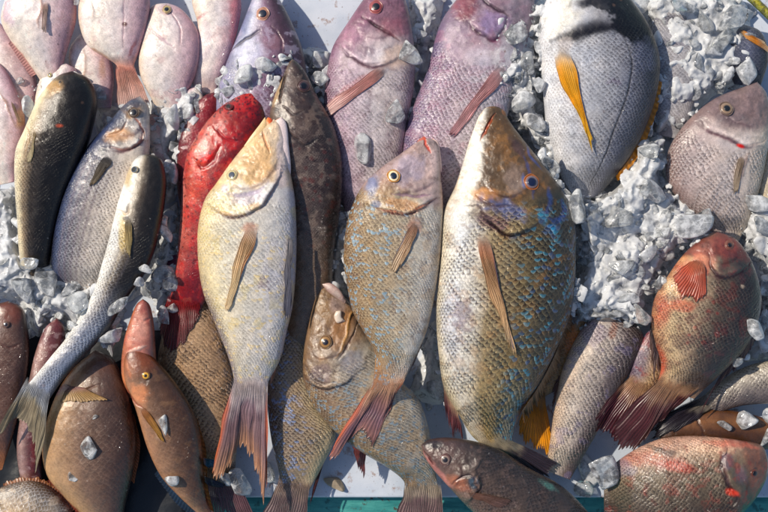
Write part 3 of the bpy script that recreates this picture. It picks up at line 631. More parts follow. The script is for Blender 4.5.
# ------------------------------------------------- brown fish in the lower left corner
WR = dict(size=5.2, pocket=.16, lite=.1, bump=.3, rough=.34, rv=.08, coat=.5, tint=(196, 160, 130))
f = Fish('reef_fish', 'brown fish at the left edge with its head up and the mullet tail across it', [(8, 301), (-6, 306), (-15, 330), (-20, 370), (-15, 420), (-5, 472)], [(8, 301), (22, 308), (28, 330), (29, 360), (24, 395), (15, 430), (2, 470)], (26, 28, 24), .5, 'reef fish', 'brown reef fish in the lower left corner')
f.base([(-1, (76, 48, 42)), (0, (112, 84, 72)), (.6, (96, 72, 64)), (1, (60, 38, 38))]).mott(20, .18).blob(10, 312, 16, 14, (128, 74, 60), .7).along(.8, 1, (190, 120, 60), .6).line([(0, 340), (14, 346), (24, 342)], 1.5, (90, 54, 44), .6, -1).noscale(.2).done(**WR)
f.eye(6.5, 324.5, 3., (96, 76, 70), (120, 84, 70), (16, 18, 40), .55)
f = Fish('reef_fish', 'slim purple-brown fish standing head up between two brown fish', [(57, 318), (46, 327), (37, 348), (29, 380), (20, 420), (17, 450), (22, 490)], [(57, 318), (64, 327), (63, 350), (55, 385), (46, 420), (42, 455), (42, 492)], (24, 26, 20), .55, 'reef fish', 'brown reef fish in the lower left corner')
f.base([(-1, (130, 100, 96)), (-.5, (170, 138, 130)), (.1, (110, 64, 64)), (1, (74, 36, 44))]).mott(16, .22).along(.22, .1, (110, 56, 60), .8).patch(6, .6, (196, 170, 170), .4).line([(34, 470), (38, 440), (40, 420)], 4, (130, 44, 40), .5).noscale(.2).done(**WR)
f = Fish('reef_fish', 'large copper-brown fish under the mullet tail, an ice flake on its flank', [(95, 350), (75, 367), (60, 388), (50, 412), (43, 445), (48, 475), (66, 498), (90, 522), (105, 540)], [(95, 350), (113, 359), (124, 380), (132, 410), (136.5, 443), (132, 477), (125, 507), (121, 540)], (28, 34, 32, 22), .42, 'reef fish', 'brown reef fish in the lower left corner')
f.base([(-1, (190, 152, 108)), (-.6, (180, 146, 110)), (-.1, (132, 106, 88)), (.5, (98, 76, 66)), (1, (76, 54, 46))]).mott(26, .12).mott(5, .08, 4)
f.along(.2, .12, (104, 72, 58), .8).blob(70, 378, 14, 10, (150, 88, 56), .6).line([(56, 396), (64, 388), (76, 387)], 4, (110, 60, 90), .8).line([(66, 384), (84, 388), (104, 382)], 1.6, (90, 56, 46), .6, -1.2).line([(50, 478), (66, 497), (84, 516)], 3.4, (150, 70, 54), .8).line([(130, 405), (135, 443), (130, 478)], 3.5, (150, 84, 50), .6)
f.noscale(.26, lo=.1).done(**{**WR, 'pocket': .2, 'lite': .16, 'size': 5.6})
f.fin('pectoral_fin', [(66, 388), (80, 386)], [(60, 402), (78, 402), (106, 399)], (0, 0), [(150, 90, 110), (190, 150, 90), (196, 160, 110)], 10, lift=1.1, dark=.25)
f.fin('dorsal_fin', [(133, 414), (136, 445), (131, 480)], [(135, 418), (140, 446), (134, 484)], (26, 26), [(150, 90, 50), (190, 110, 60)], 14, drape=False)
f.fin('anal_fin', [(50, 478), (66, 498), (86, 518)], [(46, 482), (62, 503), (82, 524)], (26, 22), [(150, 70, 54), (110, 44, 40)], 12, drape=False)
f = Fish('reef_fish', 'small pink-nosed fish whose snout sticks up above an orange-brown fish', [(143, 299), (137, 304), (131, 318), (124, 342), (122, 375), (130, 398)], [(143, 299), (149, 304), (153, 318), (156, 355), (158, 385), (155, 402)], (60, 54, 32), .6, 'reef fish', 'brown reef fish in the lower left corner')
f.base([(-1, (176, 106, 74)), (-.5, (206, 134, 108)), (.2, (214, 146, 128)), (1, (150, 92, 80))]).mott(10, .12).blob(143, 304, 10, 10, (150, 78, 76), .6).line([(136, 318), (146, 322), (152, 318)], 1.6, (120, 50, 50), .6, -1).patch(6, .55, (176, 96, 84), .5).blob(141, 328, 8, 16, (240, 180, 160), .6).blob(130, 376, 8, 14, (226, 150, 100), .7).line([(128, 352), (136, 350), (150, 346)], 2, (226, 196, 180), .7, 1).noscale(.95).done(**WR)
f = Fish('reef_fish', 'slender orange-brown fish with a yellow eye beside the black gap', [(131, 345), (125, 357), (125, 378), (136, 409), (149, 451), (162, 477), (181, 498), (202, 518)], [(131, 345), (144, 350), (158, 362), (178, 386), (195, 415), (202, 450), (204, 485), (212, 518)], (58, 54, 46, 34), .5, 'reef fish', 'brown reef fish in the lower left corner')
f.base([(-1, (176, 130, 98)), (-.5, (148, 114, 88)), (.1, (106, 80, 64)), (1, (80, 52, 36))]).mott(18, .16).along(.22, .12, (150, 80, 46), .6).blob(131, 352, 8, 8, (110, 60, 44), .7).blob(142, 394, 12, 12, (226, 150, 104), .7).patch(8, .62, (180, 140, 100), .15)
f.line([(128, 390), (138, 404), (148, 408)], 2, (150, 76, 60), .7, -1.2).line([(128, 360), (134, 378)], 2, (190, 120, 80), .6).line([(200, 420), (204, 450), (205, 488)], 3, (176, 96, 36), .8).line([(158, 475), (178, 497), (196, 512)], 2, (40, 70, 100), .6).noscale(.3).blob(163, 426, 6, 12, (196, 170, 150), .6).done(**WR)
f.eye(146, 375.5, 3.8, (226, 170, 60), (150, 100, 60), (40, 30, 24), .4)
f.fin('pectoral_fin', [(139, 410), (146, 408)], [(158, 438), (163, 442), (160, 432)], (0, 0), [(190, 120, 80), (205, 150, 80), (196, 150, 70)], 7)
f.fin('anal_fin', [(158, 470), (180, 498), (200, 516)], [(154, 474), (176, 503), (198, 522)], (34, 30), [(26, 50, 76), (20, 36, 60)], 12, drape=False)
f.fin('dorsal_fin', [(196, 418), (202, 450), (204, 486), (210, 510)], [(199, 420), (206, 452), (208, 488), (214, 512)], (40, 32), [(150, 84, 36), (176, 110, 40)], 14, drape=False)
f.fin('pelvic_fin', [(203, 458), (204, 464)], [(226, 462), (222, 466), (208, 468)], (36, 30), [(20, 40, 60), (30, 110, 150), (24, 70, 100)], 5, drape=True)
f.fin('pelvic_fin', [(204, 476), (205, 482)], [(226, 485), (222, 488), (208, 486)], (34, 28), [(14, 24, 40), (20, 40, 70), (16, 24, 44)], 5, drape=True)
f = Fish('reef_fish', 'grey ridged fish back showing in the bottom left corner', [(-18, 500), (2, 487), (34, 481), (58, 494), (74, 514), (84, 534)], [(-18, 500), (-14, 524), (8, 548), (44, 556), (78, 550)], (26, 28, 24), .4, 'reef fish', 'brown reef fish in the lower left corner')
f.base([(-1, (110, 84, 60)), (-.7, (150, 140, 130)), (0, (190, 160, 120)), (1, (120, 100, 80))]).mott(12, .25).patch(6, .55, (226, 205, 180), .4).noscale(.05).done(size=5, pocket=.5, lite=.4)
f.fin('dorsal_fin', [(4, 487), (34, 482), (58, 495), (72, 512)], [(2, 482), (34, 477), (62, 491), (76, 508)], (26, 24), [(150, 90, 60), (176, 110, 60)], 18, rag=.25, drape=False)

# ------------------------------------------------- mullets
MU = dict(size=4.2, pocket=.75, lite=.3, bump=.6, rough=.34, coat=.5, rv=.25)
f = Fish('mullet', 'silver mullet with lengthwise stripes lying between two dark-backed mullets', [(140, 96), (128, 102), (106, 126), (89, 146), (74, 170), (63, 197), (55, 231), (52, 262), (54, 292)], [(140, 96), (148, 105), (150, 126), (149, 155), (140, 190), (126, 230), (112, 265), (98, 298)], (36, 38, 34, 28), .55, 'mullet', 'mullets on ice at the left')
f.base([(-1, (24, 30, 52)), (-.78, (58, 70, 104)), (-.3, (124, 120, 124)), (.15, (200, 190, 180)), (.6, (226, 216, 205)), (1, (226, 214, 200))]).mott(20, .1)
for q, w_ in ((-.62, .5), (-.42, .6), (-.2, .6), (.0, .5), (.18, .3)):
    f.mix(w_ * np.exp(-((f.t - q) / .045) ** 2) * sst(.3, .42, f.s), (110, 92, 104))
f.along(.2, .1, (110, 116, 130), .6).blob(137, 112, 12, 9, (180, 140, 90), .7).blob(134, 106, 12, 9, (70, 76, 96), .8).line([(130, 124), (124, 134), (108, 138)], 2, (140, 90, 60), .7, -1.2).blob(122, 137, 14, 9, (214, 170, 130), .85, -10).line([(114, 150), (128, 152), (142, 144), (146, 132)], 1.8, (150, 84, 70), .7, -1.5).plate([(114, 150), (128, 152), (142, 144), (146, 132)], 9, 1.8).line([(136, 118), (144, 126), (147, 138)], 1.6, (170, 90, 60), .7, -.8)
f.blob(107, 153, 6, 5, (40, 44, 60), .8).noscale(.3).spots(1 - sst(-.6, .2, f.t)).done(**MU)
f.eye(134, 112.5, 5., (96, 84, 74), (110, 84, 60), (16, 18, 28), .62, ang=20)
f.fin('pectoral_fin', [(104, 154), (114, 160)], [(89, 185), (93, 184), (98, 180)], (0, 0), [(70, 70, 76), (110, 96, 80), (150, 130, 100)], 8, lift=1.6)
f = Fish('mullet', 'thick black-backed mullet with a white belly, leftmost of the three mullets', [(72, 71), (58, 77), (40, 98), (25, 131), (17, 150), (15.5, 178), (18, 220), (21, 262), (28, 288)], [(72, 71), (88, 78), (97, 97), (91, 134), (80, 163), (65, 197), (55, 235), (50, 262), (45, 288)], (42, 44, 38, 28), .6, 'mullet', 'mullets on ice at the left')
f.base([(-1, (236, 226, 200)), (-.72, (226, 210, 176)), (-.5, (150, 130, 104)), (-.22, (66, 56, 46)), (.15, (36, 31, 27)), (1, (26, 24, 23))]).mott(18, .2).mott(4, .14, 5)
f.blob(58, 88, 10, 12, (190, 150, 96), .8, 40).along(.09, .03, (40, 34, 30), .85).blob(63, 79, 9, 6, (40, 34, 30), .8).line([(30, 128), (34, 140), (28, 160)], 2, (150, 110, 70), .6, -.8).blob(65, 128, 3.5, 2, (220, 90, 50), .9).blob(55, 124, 14, 20, (70, 64, 58), .5)
f.mask = f.mask * (1 - .85 * sst(-.25, .15, f.t))
f.noscale(.26).smask(28, 140, 8, 24, .1).done(**{**MU, 'pocket': .8, 'coat': .22, 'lite': .08})
f.eye(60, 81, 3., (60, 60, 70), (120, 96, 66), (14, 14, 22), .6)
f.fin('pectoral_fin', [(33, 124), (37, 128)], [(27, 158), (29, 162), (32, 158)], (0, 0), [(190, 160, 110), (226, 205, 160), (226, 210, 170)], 6)
f = Fish('mullet', 'long mullet with a dark back, its forked tail over the brown fish', [(149, 154), (139, 156), (131, 166), (124, 185), (118, 204), (109, 241), (103, 262), (94, 291), (81, 315), (68, 336), (50, 358), (36, 375), (25, 388)], [(149, 154), (160, 158), (166, 176), (165, 202), (157, 244), (146, 272), (128, 298), (110, 328), (94, 346), (75, 366), (60, 384), (47, 403)], (56, 58, 56, 54, 58), .6, 'mullet', 'mullets on ice at the left')
f.base([(-1, (240, 238, 232)), (-.6, (226, 222, 214)), (-.25, (176, 164, 146)), (.0, (90, 80, 70)), (.25, (50, 45, 42)), (1, (34, 32, 32))]).mott(18, .14)
f.mix(sst(.48, .75, f.s) * .75 * sst(-.9, -.2, f.t) * (1 - sst(.45, .95, f.t)), (150, 160, 182)).mix(sst(.5, .7, f.s) * sst(.5, 1, f.t) * .5, (70, 70, 80))
for q, w_ in ((-.35, .4), (-.12, .4), (.15, .3)):
    f.mix(w_ * np.exp(-((f.t - q) / .05) ** 2) * sst(.3, .42, f.s), (84, 80, 92))
f.blob(131, 178, 7, 14, (196, 166, 110), .75).along(.06, .02, (34, 31, 30), .8).line([(120, 210), (130, 214), (132, 204)], 1.6, (170, 140, 110), .5, -1).blob(127, 234, 6, 20, (220, 190, 110), .7).blob(130, 219, 5, 3, (50, 50, 60), .7); f.mask = f.mask * (1 - .8 * sst(-.15, .3, f.t) * (1 - sst(.45, .7, f.s))); f.noscale(.24).done(**{**MU, 'size': 4.4, 'coat': .22})
f.eye(134.5, 169.5, 4.2, (70, 84, 100), (176, 160, 130), (12, 14, 24), .6, sq=.85)
f.fin('pectoral_fin', [(124, 218), (132, 220)], [(126, 252), (129, 256), (131, 250)], (0, 0), [(120, 110, 96), (216, 190, 130), (226, 205, 150)], 7, lift=1.4)
f.fin('tail_fin', [(24, 387), (47, 403)], [(-6, 436), (4, 428), (16, 418), (26, 424), (32, 440), (38, 470)], (58, 54, 46), [(150, 150, 150), (170, 156, 130), (150, 136, 110), (160, 146, 120)], 20, rag=.05, drape=True, edgew=.12)
f.fin('anal_fin', [(104, 338), (112, 326)], [(106, 348), (111, 356), (113, 346)], (52, 48), [(150, 150, 150), (190, 190, 186)], 5, drape=False)

# ------------------------------------------------- groupers
f = Fish('grouper', 'crimson fish mostly hidden behind the brighter red one', [(214, 92), (204, 96), (190, 114), (180, 138), (177, 160), (177, 186), (182, 218)], [(214, 92), (219, 100), (216, 118), (206, 145), (199, 175), (196, 218)], (30, 32, 24), .5, 'grouper', 'red groupers')
f.base([(-1, (100, 26, 38)), (0, (146, 40, 48)), (1, (100, 20, 26))]).mott(12, .25).blob(194, 116, 4, 6, (90, 80, 150), .6).along(.12, .04, (96, 16, 20), .7).dots(40, .5, 1.1, (80, 10, 20), .6).done(size=3, pocket=.2, lite=.05, bump=.3, rough=.3, coat=.6)
f = Fish('grouper', 'bright red spotted fish with its tail fanned over the tan scaled fish', [(254, 87), (238, 96), (221, 107), (206, 123), (196, 138), (188, 152), (183, 178), (181, 212), (178, 245), (174, 280), (168, 306)], [(254, 87), (262, 97), (266, 118), (262, 150), (245, 190), (232, 230), (220, 270), (206, 300), (197, 318)], (40, 42, 38, 34), .5, 'grouper', 'red groupers')
f.base([(-1, (176, 96, 86)), (-.6, (186, 84, 68)), (0, (140, 36, 38)), (1, (84, 14, 22))]).mott(18, .3).mott(6, .25, 3).along(.25, .1, (150, 22, 28), .8).blob(200, 175, 12, 40, (232, 96, 60), .55, 8).along(.66, .95, (130, 20, 32), .85)
f.patch(10, .5, (206, 40, 36), .5, 3).patch(6, .62, (226, 120, 96), .25, 8).mix(sst(.1, .9, f.t) * .6, (90, 12, 20)).blob(210, 158, 12, 8, (222, 20, 18), .8).line([(196, 160), (206, 168), (216, 160), (224, 148)], 3, (140, 10, 14), .6, -1.4).line([(238, 98), (226, 106), (220, 112)], 1.6, (110, 10, 16), .6, -1).line([(186, 160), (184, 200), (180, 250)], 2, (226, 140, 130), .5).patch(7, .62, (150, 14, 20), .4).line([(215, 128), (228, 140), (244, 143)], 1.5, (130, 10, 16), .5, -1)
f.dots(520, .6, 1.3, (70, 12, 22), .8, f.s < .8).noscale(.35).done(size=2.8, pocket=.2, lite=.05, bump=.3, rough=.3, coat=.6)
f.eye(228.5, 106.5, 4.6, (90, 14, 16), (130, 20, 22), (30, 6, 12), .6, ang=-30, sq=.8)
f.fin('tail_fin', [(167, 304), (198, 314)], [(159, 332), (166, 346), (172, 351), (184, 342), (199, 316)], (34, 30), [(140, 24, 34), (130, 20, 34), (90, 16, 30)], 16, rag=.05)
f.fin('anal_fin', [(180, 254), (172, 286)], [(166, 256), (160, 290)], (34, 30), [(120, 40, 80), (90, 30, 60)], 9, drape=False)
f = Fish('grouper', 'dark brown mottled grouper between the white emperor and the rosy snapper', [(291, 57), (279, 86), (271, 106), (270, 130), (280, 200), (288, 260), (288, 310), (286, 365)], [(291, 57), (303, 68), (318, 97), (334, 126), (342, 160), (341, 204), (334, 252), (332, 300), (326, 365)], (42, 42, 38, 26), .6, 'grouper')
f.base([(-1, (104, 86, 72)), (-.3, (92, 76, 70)), (.3, (70, 56, 52)), (1, (34, 28, 28))]).mott(16, .35).patch(7, .56, (140, 122, 110), .4).dots(300, 1.6, 3.4, (52, 34, 32), .75, f.s > .1).dots(200, 1.4, 2.8, (92, 46, 40), .65, f.s > .3).dots(220, .4, .9, (170, 160, 150), .45)
f.line([(283, 78), (279, 92), (275, 108)], 4.5, (186, 156, 116), .75, 1).line([(287, 70), (284, 86), (281, 104)], 1.6, (50, 36, 32), .8, -1.6).line([(284, 108), (296, 118), (306, 112)], 1.5, (44, 34, 32), .6, -1.2).line([(290, 134), (306, 148), (320, 140)], 2, (40, 30, 30), .6, -1.5).along(.5, .75, (140, 116, 90), .6)
f.noscale(.2).done(size=2.6, pocket=.25, lite=.12, bump=.4, rough=.32, coat=.55)
f.eye(304, 86, 6., (66, 40, 44), (100, 72, 66), (12, 14, 26), .6)

# ------------------------------------------------- big emperors of the middle
f = Fish('emperor_fish', 'brown-faced emperor with pouting white lips under the blue-spotted one', [(326, 285), (318, 290), (308, 325), (303, 362), (305, 386), (316, 409), (337, 433), (362, 452), (391, 470), (404, 482), (406, 494)], [(326, 285), (346, 298), (360, 320), (375, 345), (388, 365), (402, 382), (420, 402), (429, 430), (433, 455), (437, 480), (440, 496)], (42, 44, 38, 28), .45, 'emperor fish')
f.base([(-1, (120, 92, 66)), (-.5, (160, 136, 112)), (0, (160, 150, 138)), (.6, (190, 180, 164)), (1, (205, 196, 180))]).mott(18, .16).patch(10, .58, (190, 156, 110), .4)
f.along(.36, .28, (138, 112, 88), .9, .03).blob(324, 312, 10, 22, (150, 116, 72), .6).blob(342, 328, 12, 24, (176, 120, 60), .5, 20).blob(338, 305, 9, 10, (176, 156, 150), .6).blob(322, 372, 14, 10, (124, 104, 110), .6).patch(7, .62, (96, 72, 60), .4)
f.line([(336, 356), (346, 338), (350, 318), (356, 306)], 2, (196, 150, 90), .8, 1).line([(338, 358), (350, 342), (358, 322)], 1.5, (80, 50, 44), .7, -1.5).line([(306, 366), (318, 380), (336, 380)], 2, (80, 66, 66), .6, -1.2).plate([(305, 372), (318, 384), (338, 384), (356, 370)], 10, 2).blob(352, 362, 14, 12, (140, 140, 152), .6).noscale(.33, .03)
f.spots(sst(.34, .5, f.s) * .9).done(size=4.5, pocket=.55, lite=.4, bump=.8, spot=(116, 150, 170), thr=.57, tint=(214, 196, 166))
f.eye(325.5, 342, 6.2, (150, 110, 60), (150, 116, 80), (20, 22, 40), .48)
f.lump('lip', [(322, 284), (326, 290), (336, 298), (345, 304)], [(322, 284), (330, 283), (340, 290), (346, 301)], (54, 56, 54), .45, lambda g: g.base([(-1, (150, 120, 104)), (0, (205, 184, 172)), (1, (186, 150, 140))]).patch(4, .5, (160, 120, 110), .5))
f.lump('tooth_plate', [(336, 311), (334, 316), (337, 323), (343, 322)], [(336, 311), (341, 311), (342, 317), (345, 321)], (56, 56), .6, lambda g: g.base([(-1, (220, 200, 180)), (1, (236, 220, 200))]))
f.fin('tail_fin', [(405, 490), (440, 494)], [(396, 528), (408, 532), (420, 526), (432, 532), (446, 530)], (28, 26), [(120, 96, 96), (130, 100, 100), (120, 90, 90)], 14)
f.fin('anal_fin', [(352, 446), (366, 455)], [(357, 460), (360, 472), (364, 478)], (26, 22), [(130, 60, 50), (96, 40, 40)], 5, drape=False, rag=.2)
f = Fish('emperor_fish', 'white-gold emperor fish with an open orange mouth, beside the red fish', [(274, 119), (262, 128), (237, 155), (216, 184), (206, 198), (199, 222), (198, 255), (203, 291), (216, 325), (228, 356), (234, 380), (234, 395)], [(274, 119), (282, 126), (289, 165), (295, 199), (296.5, 255), (293, 304), (287, 331), (280, 360), (268, 383), (266, 396)], (60, 64, 60, 54), .42, 'emperor fish')
f.base([(-1, (200, 178, 134)), (-.75, (228, 210, 166)), (-.35, (232, 222, 200)), (.2, (224, 217, 206)), (.7, (216, 212, 210)), (1, (205, 196, 200))]).mott(24, .08)
f.patch(14, .55, (236, 214, 140), .4).blob(275, 270, 12, 40, (200, 196, 206), .5).along(.9, 1, (176, 150, 152), .5)
f.mix(sst(.5, .75, f.s) * (1 - sst(-.98, -.6, f.t)) * .85, (92, 74, 92)).mix(sst(.6, .95, f.s) * .35, (190, 180, 186)).blob(266, 284, 9, 6, (130, 110, 130), .6, 20, ns=.9, sc=4)
f.along(.27, .23, (226, 196, 160), .75, -.02).blob(259, 165, 20, 26, (222, 178, 122), .75, 20).blob(232, 180, 12, 14, (226, 196, 160), .7).blob(250, 200, 26, 8, (206, 190, 205), .6, -8).blob(283, 160, 7, 40, (232, 214, 210), .8)
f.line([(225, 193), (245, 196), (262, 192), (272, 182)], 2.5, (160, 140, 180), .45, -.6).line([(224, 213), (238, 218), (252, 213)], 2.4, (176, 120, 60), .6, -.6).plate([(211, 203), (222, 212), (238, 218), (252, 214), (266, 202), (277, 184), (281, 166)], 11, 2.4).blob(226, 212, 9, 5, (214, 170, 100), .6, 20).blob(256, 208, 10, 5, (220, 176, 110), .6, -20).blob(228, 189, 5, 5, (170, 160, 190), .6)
f.line([(262, 130), (267, 145), (271, 155)], 1.6, (190, 120, 80), .6, -1.5).noscale(.3, .02).smask(252, 240, 8, 14, .2).smask(290, 270, 6, 40, .3).blob(253, 228, 10, 6, (190, 130, 100), .7)
f.spots(sst(.35, .5, f.s)).done(size=4.7, pocket=.42, lite=.4, bump=.6, spot=(224, 196, 134), thr=.64, tint=(246, 240, 226), rough=.34, coat=.5)
f.eye(232, 175, 5.4, (190, 176, 130), (226, 205, 160), (70, 76, 90), .62)
f.lump('jaw', [(281, 117), (274, 122), (273, 138), (276, 160), (281, 178)], [(281, 117), (286, 122), (289, 145), (291, 168), (290, 182)], (60, 64, 64), .5, lambda g: g.base([(-1, (240, 180, 150)), (-.4, (244, 222, 216)), (1, (236, 216, 216))]))
f.lump('mouth_lining', [(268, 117), (265, 122), (267, 136), (272, 152)], [(268, 117), (272, 119), (274, 134), (275, 150)], (60, 64, 66), .6, lambda g: g.base([(-1, (240, 190, 120)), (-.2, (236, 120, 40)), (1, (220, 70, 40))]))
f.lump('lip', [(265, 117), (260, 124), (250, 137), (244, 146)], [(265, 117), (267, 124), (259, 138), (250, 148)], (62, 66, 66), .4, lambda g: g.base([(-1, (232, 200, 150)), (1, (240, 200, 140))]))
f.fin('pectoral_fin', [(244, 226), (260, 231)], [(226, 306), (228, 310), (233, 300)], (0, 0), [(190, 140, 100), (222, 180, 130), (236, 206, 156), (240, 214, 170)], 9, lift=1.6, rag=.03, edge={'b': (196, 130, 80)}, edgew=.2)
f.fin('pelvic_fin', [(288, 238), (293, 240)], [(284, 308), (288, 316), (292, 304)], (0, 0), [(190, 180, 176), (150, 146, 156), (130, 124, 136)], 8, lift=1.4)
f.fin('anal_fin', [(284, 334), (272, 366)], [(283, 350), (270, 388)], (56, 50), [(190, 150, 130), (196, 130, 96)], 8, drape=False, rag=.2)
f.fin('tail_fin', [(233, 388), (267, 388)], [(214, 462), (218, 478), (232, 458), (243, 447), (254, 466), (262, 494), (266, 480)], (54, 50, 42), [(176, 150, 150), (140, 112, 124), (150, 116, 116), (205, 150, 110)], 16, rag=.07, edge=(216, 106, 60), edgew=.12)
f = Fish('emperor_fish', 'largest emperor fish, olive-backed with turquoise speckles and a brown face', [(491, 106), (484, 109), (472, 134), (456, 184), (444, 212), (440, 255), (436, 312), (439, 357), (444, 388), (459, 415), (472, 436), (485, 447)], [(491, 106), (500, 108), (514, 128), (537, 157), (561, 189), (573, 215), (575.5, 255), (571, 310), (555, 351), (538, 384), (521, 412), (513, 436), (511, 449)], (62, 68, 62, 40), .41, 'emperor fish')
f.base([(-1, (226, 214, 190)), (-.78, (236, 236, 234)), (-.48, (216, 210, 200)), (-.28, (170, 150, 118)), (.15, (122, 106, 76)), (.55, (84, 78, 64)), (1, (50, 50, 48))]).mott(24, .12)
f.blob(452, 320, 12, 44, (205, 205, 214), .7, 0).blob(460, 316, 11, 22, (130, 104, 116), .55, 0, ns=1., sc=5).mix(sst(.6, .95, f.s) * .5 * (1 - sst(.3, 1, f.t)), (196, 166, 104)).mix(sst(.72, 1, f.s) * .5 * sst(-.4, .5, f.t), (130, 150, 160))
hd = (1 - sst(.3, .35, f.s + .05 * f.t)); f.mix(hd * sst(-.86, -.36, f.t + .16 * sst(.14, .0, f.s) + .5 * (fbm(f.X, f.Y, 12, 3) - .5)) * .95, (100, 78, 56))
f.blob(468, 175, 11, 60, (240, 236, 226), .8, 12).blob(500, 140, 16, 20, (122, 92, 60), .6).patch(8, .6, (176, 126, 70), .25).blob(512, 180, 12, 18, (170, 150, 140), .5).blob(483, 196, 16, 8, (206, 150, 96), .7).blob(516, 148, 6, 14, (80, 60, 70), .6, -28)
f.blob(500, 210, 26, 11, (96, 110, 160), .75, 18, ns=.7).blob(490, 222, 20, 8, (110, 76, 90), .7, 20).line([(522, 158), (526, 172), (530, 200)], 2.5, (60, 80, 140), .55).line([(526, 146), (530, 160), (538, 170)], 2.2, (60, 90, 160), .6).line([(546, 188), (546, 206), (540, 222)], 3.4, (50, 80, 150), .6).line([(560, 200), (562, 214), (552, 222), (546, 220)], 4.2, (44, 86, 160), .7).blob(548, 230, 7, 6, (50, 130, 190), .95, ns=.4).blob(538, 218, 5, 9, (70, 140, 180), .7, -20).line([(520, 176), (520, 190)], 2.6, (70, 110, 180), .5)
f.line([(476, 206), (490, 226), (508, 236), (524, 232), (536, 224)], 2.4, (70, 44, 50), .75, -1.8).plate([(476, 206), (490, 226), (508, 236), (524, 232), (536, 224)], 12, 3).line([(474, 196), (490, 206), (512, 208)], 1.8, (80, 52, 50), .5, -1.2)
f.line([(494, 114), (488, 124), (480, 142)], 2, (170, 70, 30), .7, -1.8).line([(462, 228), (472, 226), (480, 230)], 3, (190, 186, 190), .5).noscale(.33, .0).smask(458, 225, 14, 18, .25).smask(482, 250, 9, 16, .3)
sp = sst(-.15, .45, f.t) * sst(.3, .36, f.s); f.spots(sp).dots(70, 1.5, 2.8, (52, 130, 160), .0)
f.done(size=6.1, pocket=1., lite=.26, bump=1.5, spot=(52, 136, 164), thr=.55, spot2=(70, 70, 100), thr2=.86, tint=(226, 205, 150), rough=.36)
f.eye(531.5, 182, 7.4, (110, 96, 104), (190, 110, 50), (20, 30, 64), .62)
f.lump('lip', [(489, 107), (481, 113), (473, 131), (468, 146)], [(489, 107), (492, 112), (484, 132), (475, 148)], (62, 66, 68), .5, lambda g: g.base([(-1, (236, 226, 205)), (1, (240, 226, 196))]))
f.lump('jaw', [(499, 107), (493, 113), (487, 128), (484, 140)], [(499, 107), (506, 113), (505, 130), (498, 144)], (63, 67, 68), .5, lambda g: g.base([(-1, (176, 90, 40)), (-.5, (150, 96, 56)), (1, (110, 76, 50))]))
f.fin('pectoral_fin', [(473, 240), (492, 237)], [(507, 332), (512, 355), (512, 348)], (0, 0), [(232, 120, 70), (196, 150, 112), (205, 160, 116), (232, 190, 140), (240, 206, 160)], 12, lift=1.8, rag=.03, edge={'b': (60, 70, 150)}, edgew=.07, dark=.45)
f.fin('anal_fin', [(443, 384), (458, 413)], [(446, 412), (452, 428), (458, 436), (462, 432)], (50, 44), [(170, 140, 110), (110, 60, 60), (96, 40, 46)], 8, drape=False, rag=.25)
f.fin('dorsal_fin', [(572, 300), (557, 350), (540, 384), (522, 412)], [(577, 304), (562, 356), (545, 390), (524, 424)], (58, 46), [(110, 90, 70), (140, 100, 60)], 24, drape=False, rag=.3)
f.fin('tail_fin', [(484, 445), (511, 446)], [(490, 492), (512, 484), (528, 476), (548, 474), (556, 462)], (40, 30), [(76, 66, 80), (60, 50, 60), (60, 50, 60)], 18, drape=True)
f = Fish('emperor_fish', 'tan emperor fish with pale blue specks and a gold-ringed eye, in the centre', [(430, 138), (421, 140), (396, 157), (378, 170), (363, 185), (349, 215), (343.5, 255), (347, 285), (353, 312), (366, 336), (374, 352), (374, 375), (371, 390)], [(430, 138), (437, 143), (441, 178), (443, 207), (440.5, 255), (434, 299), (426, 333), (410, 368), (400, 390)], (66, 70, 66, 68), .41, 'emperor fish')
f.base([(-1, (130, 98, 64)), (-.6, (160, 138, 108)), (-.1, (178, 164, 142)), (.4, (200, 192, 178)), (.75, (216, 210, 202)), (1, (208, 200, 190))]).mott(22, .1).patch(12, .56, (196, 158, 108), .3)
f.along(.29, .24, (176, 152, 150), .85, -.03).blob(410, 168, 22, 16, (172, 160, 176), .7, -30).blob(384, 192, 14, 14, (170, 130, 90), .5).blob(372, 184, 8, 13, (116, 134, 176), .7, 15, ns=.7).blob(377, 205, 6, 4, (130, 160, 205), .6).blob(400, 205, 22, 7, (214, 160, 110), .7, 6).blob(431, 170, 8, 30, (222, 196, 190), .7).patch(7, .62, (110, 76, 70), .35, 4)
f.line([(392, 194), (410, 197), (430, 195)], 2, (136, 104, 130), .7, -1.4).line([(378, 208), (392, 214), (408, 214), (424, 206), (436, 198)], 2, (196, 96, 50), .7, -1.5).plate([(378, 208), (392, 214), (408, 214), (424, 206), (436, 198)], 10, 2.4)
f.line([(423, 138), (426, 147), (430, 153)], 2, (206, 70, 40), .85, -1.6).along(.86, 1, (206, 130, 80), .5).noscale(.29, .02).smask(414, 228, 8, 12, .3).blob(412, 226, 9, 8, (176, 120, 100), .6)
f.spots(sst(.28, .36, f.s) * (1 - sst(-.1, .65, f.t))).done(size=4.6, pocket=.6, lite=.4, bump=.8, spot=(124, 166, 190), thr=.6, tint=(232, 210, 170))
f.eye(393.5, 176, 6.4, (240, 214, 170), (226, 160, 80), (20, 36, 60), .58, ang=-60, sq=.9)
f.lump('lip', [(424, 136), (418, 140), (416, 146), (424, 156)], [(424, 136), (428, 140), (430, 148), (430, 156)], (66, 70), .5, lambda g: g.base([(-1, (170, 110, 100)), (.3, (220, 90, 60)), (1, (220, 110, 80))]))
f.lump('jaw', [(433, 138), (430, 142), (432, 156), (436, 170)], [(433, 138), (438, 142), (441, 158), (442, 172)], (66, 68), .5, lambda g: g.base([(-1, (220, 150, 130)), (.3, (232, 200, 190)), (1, (222, 190, 180))]))
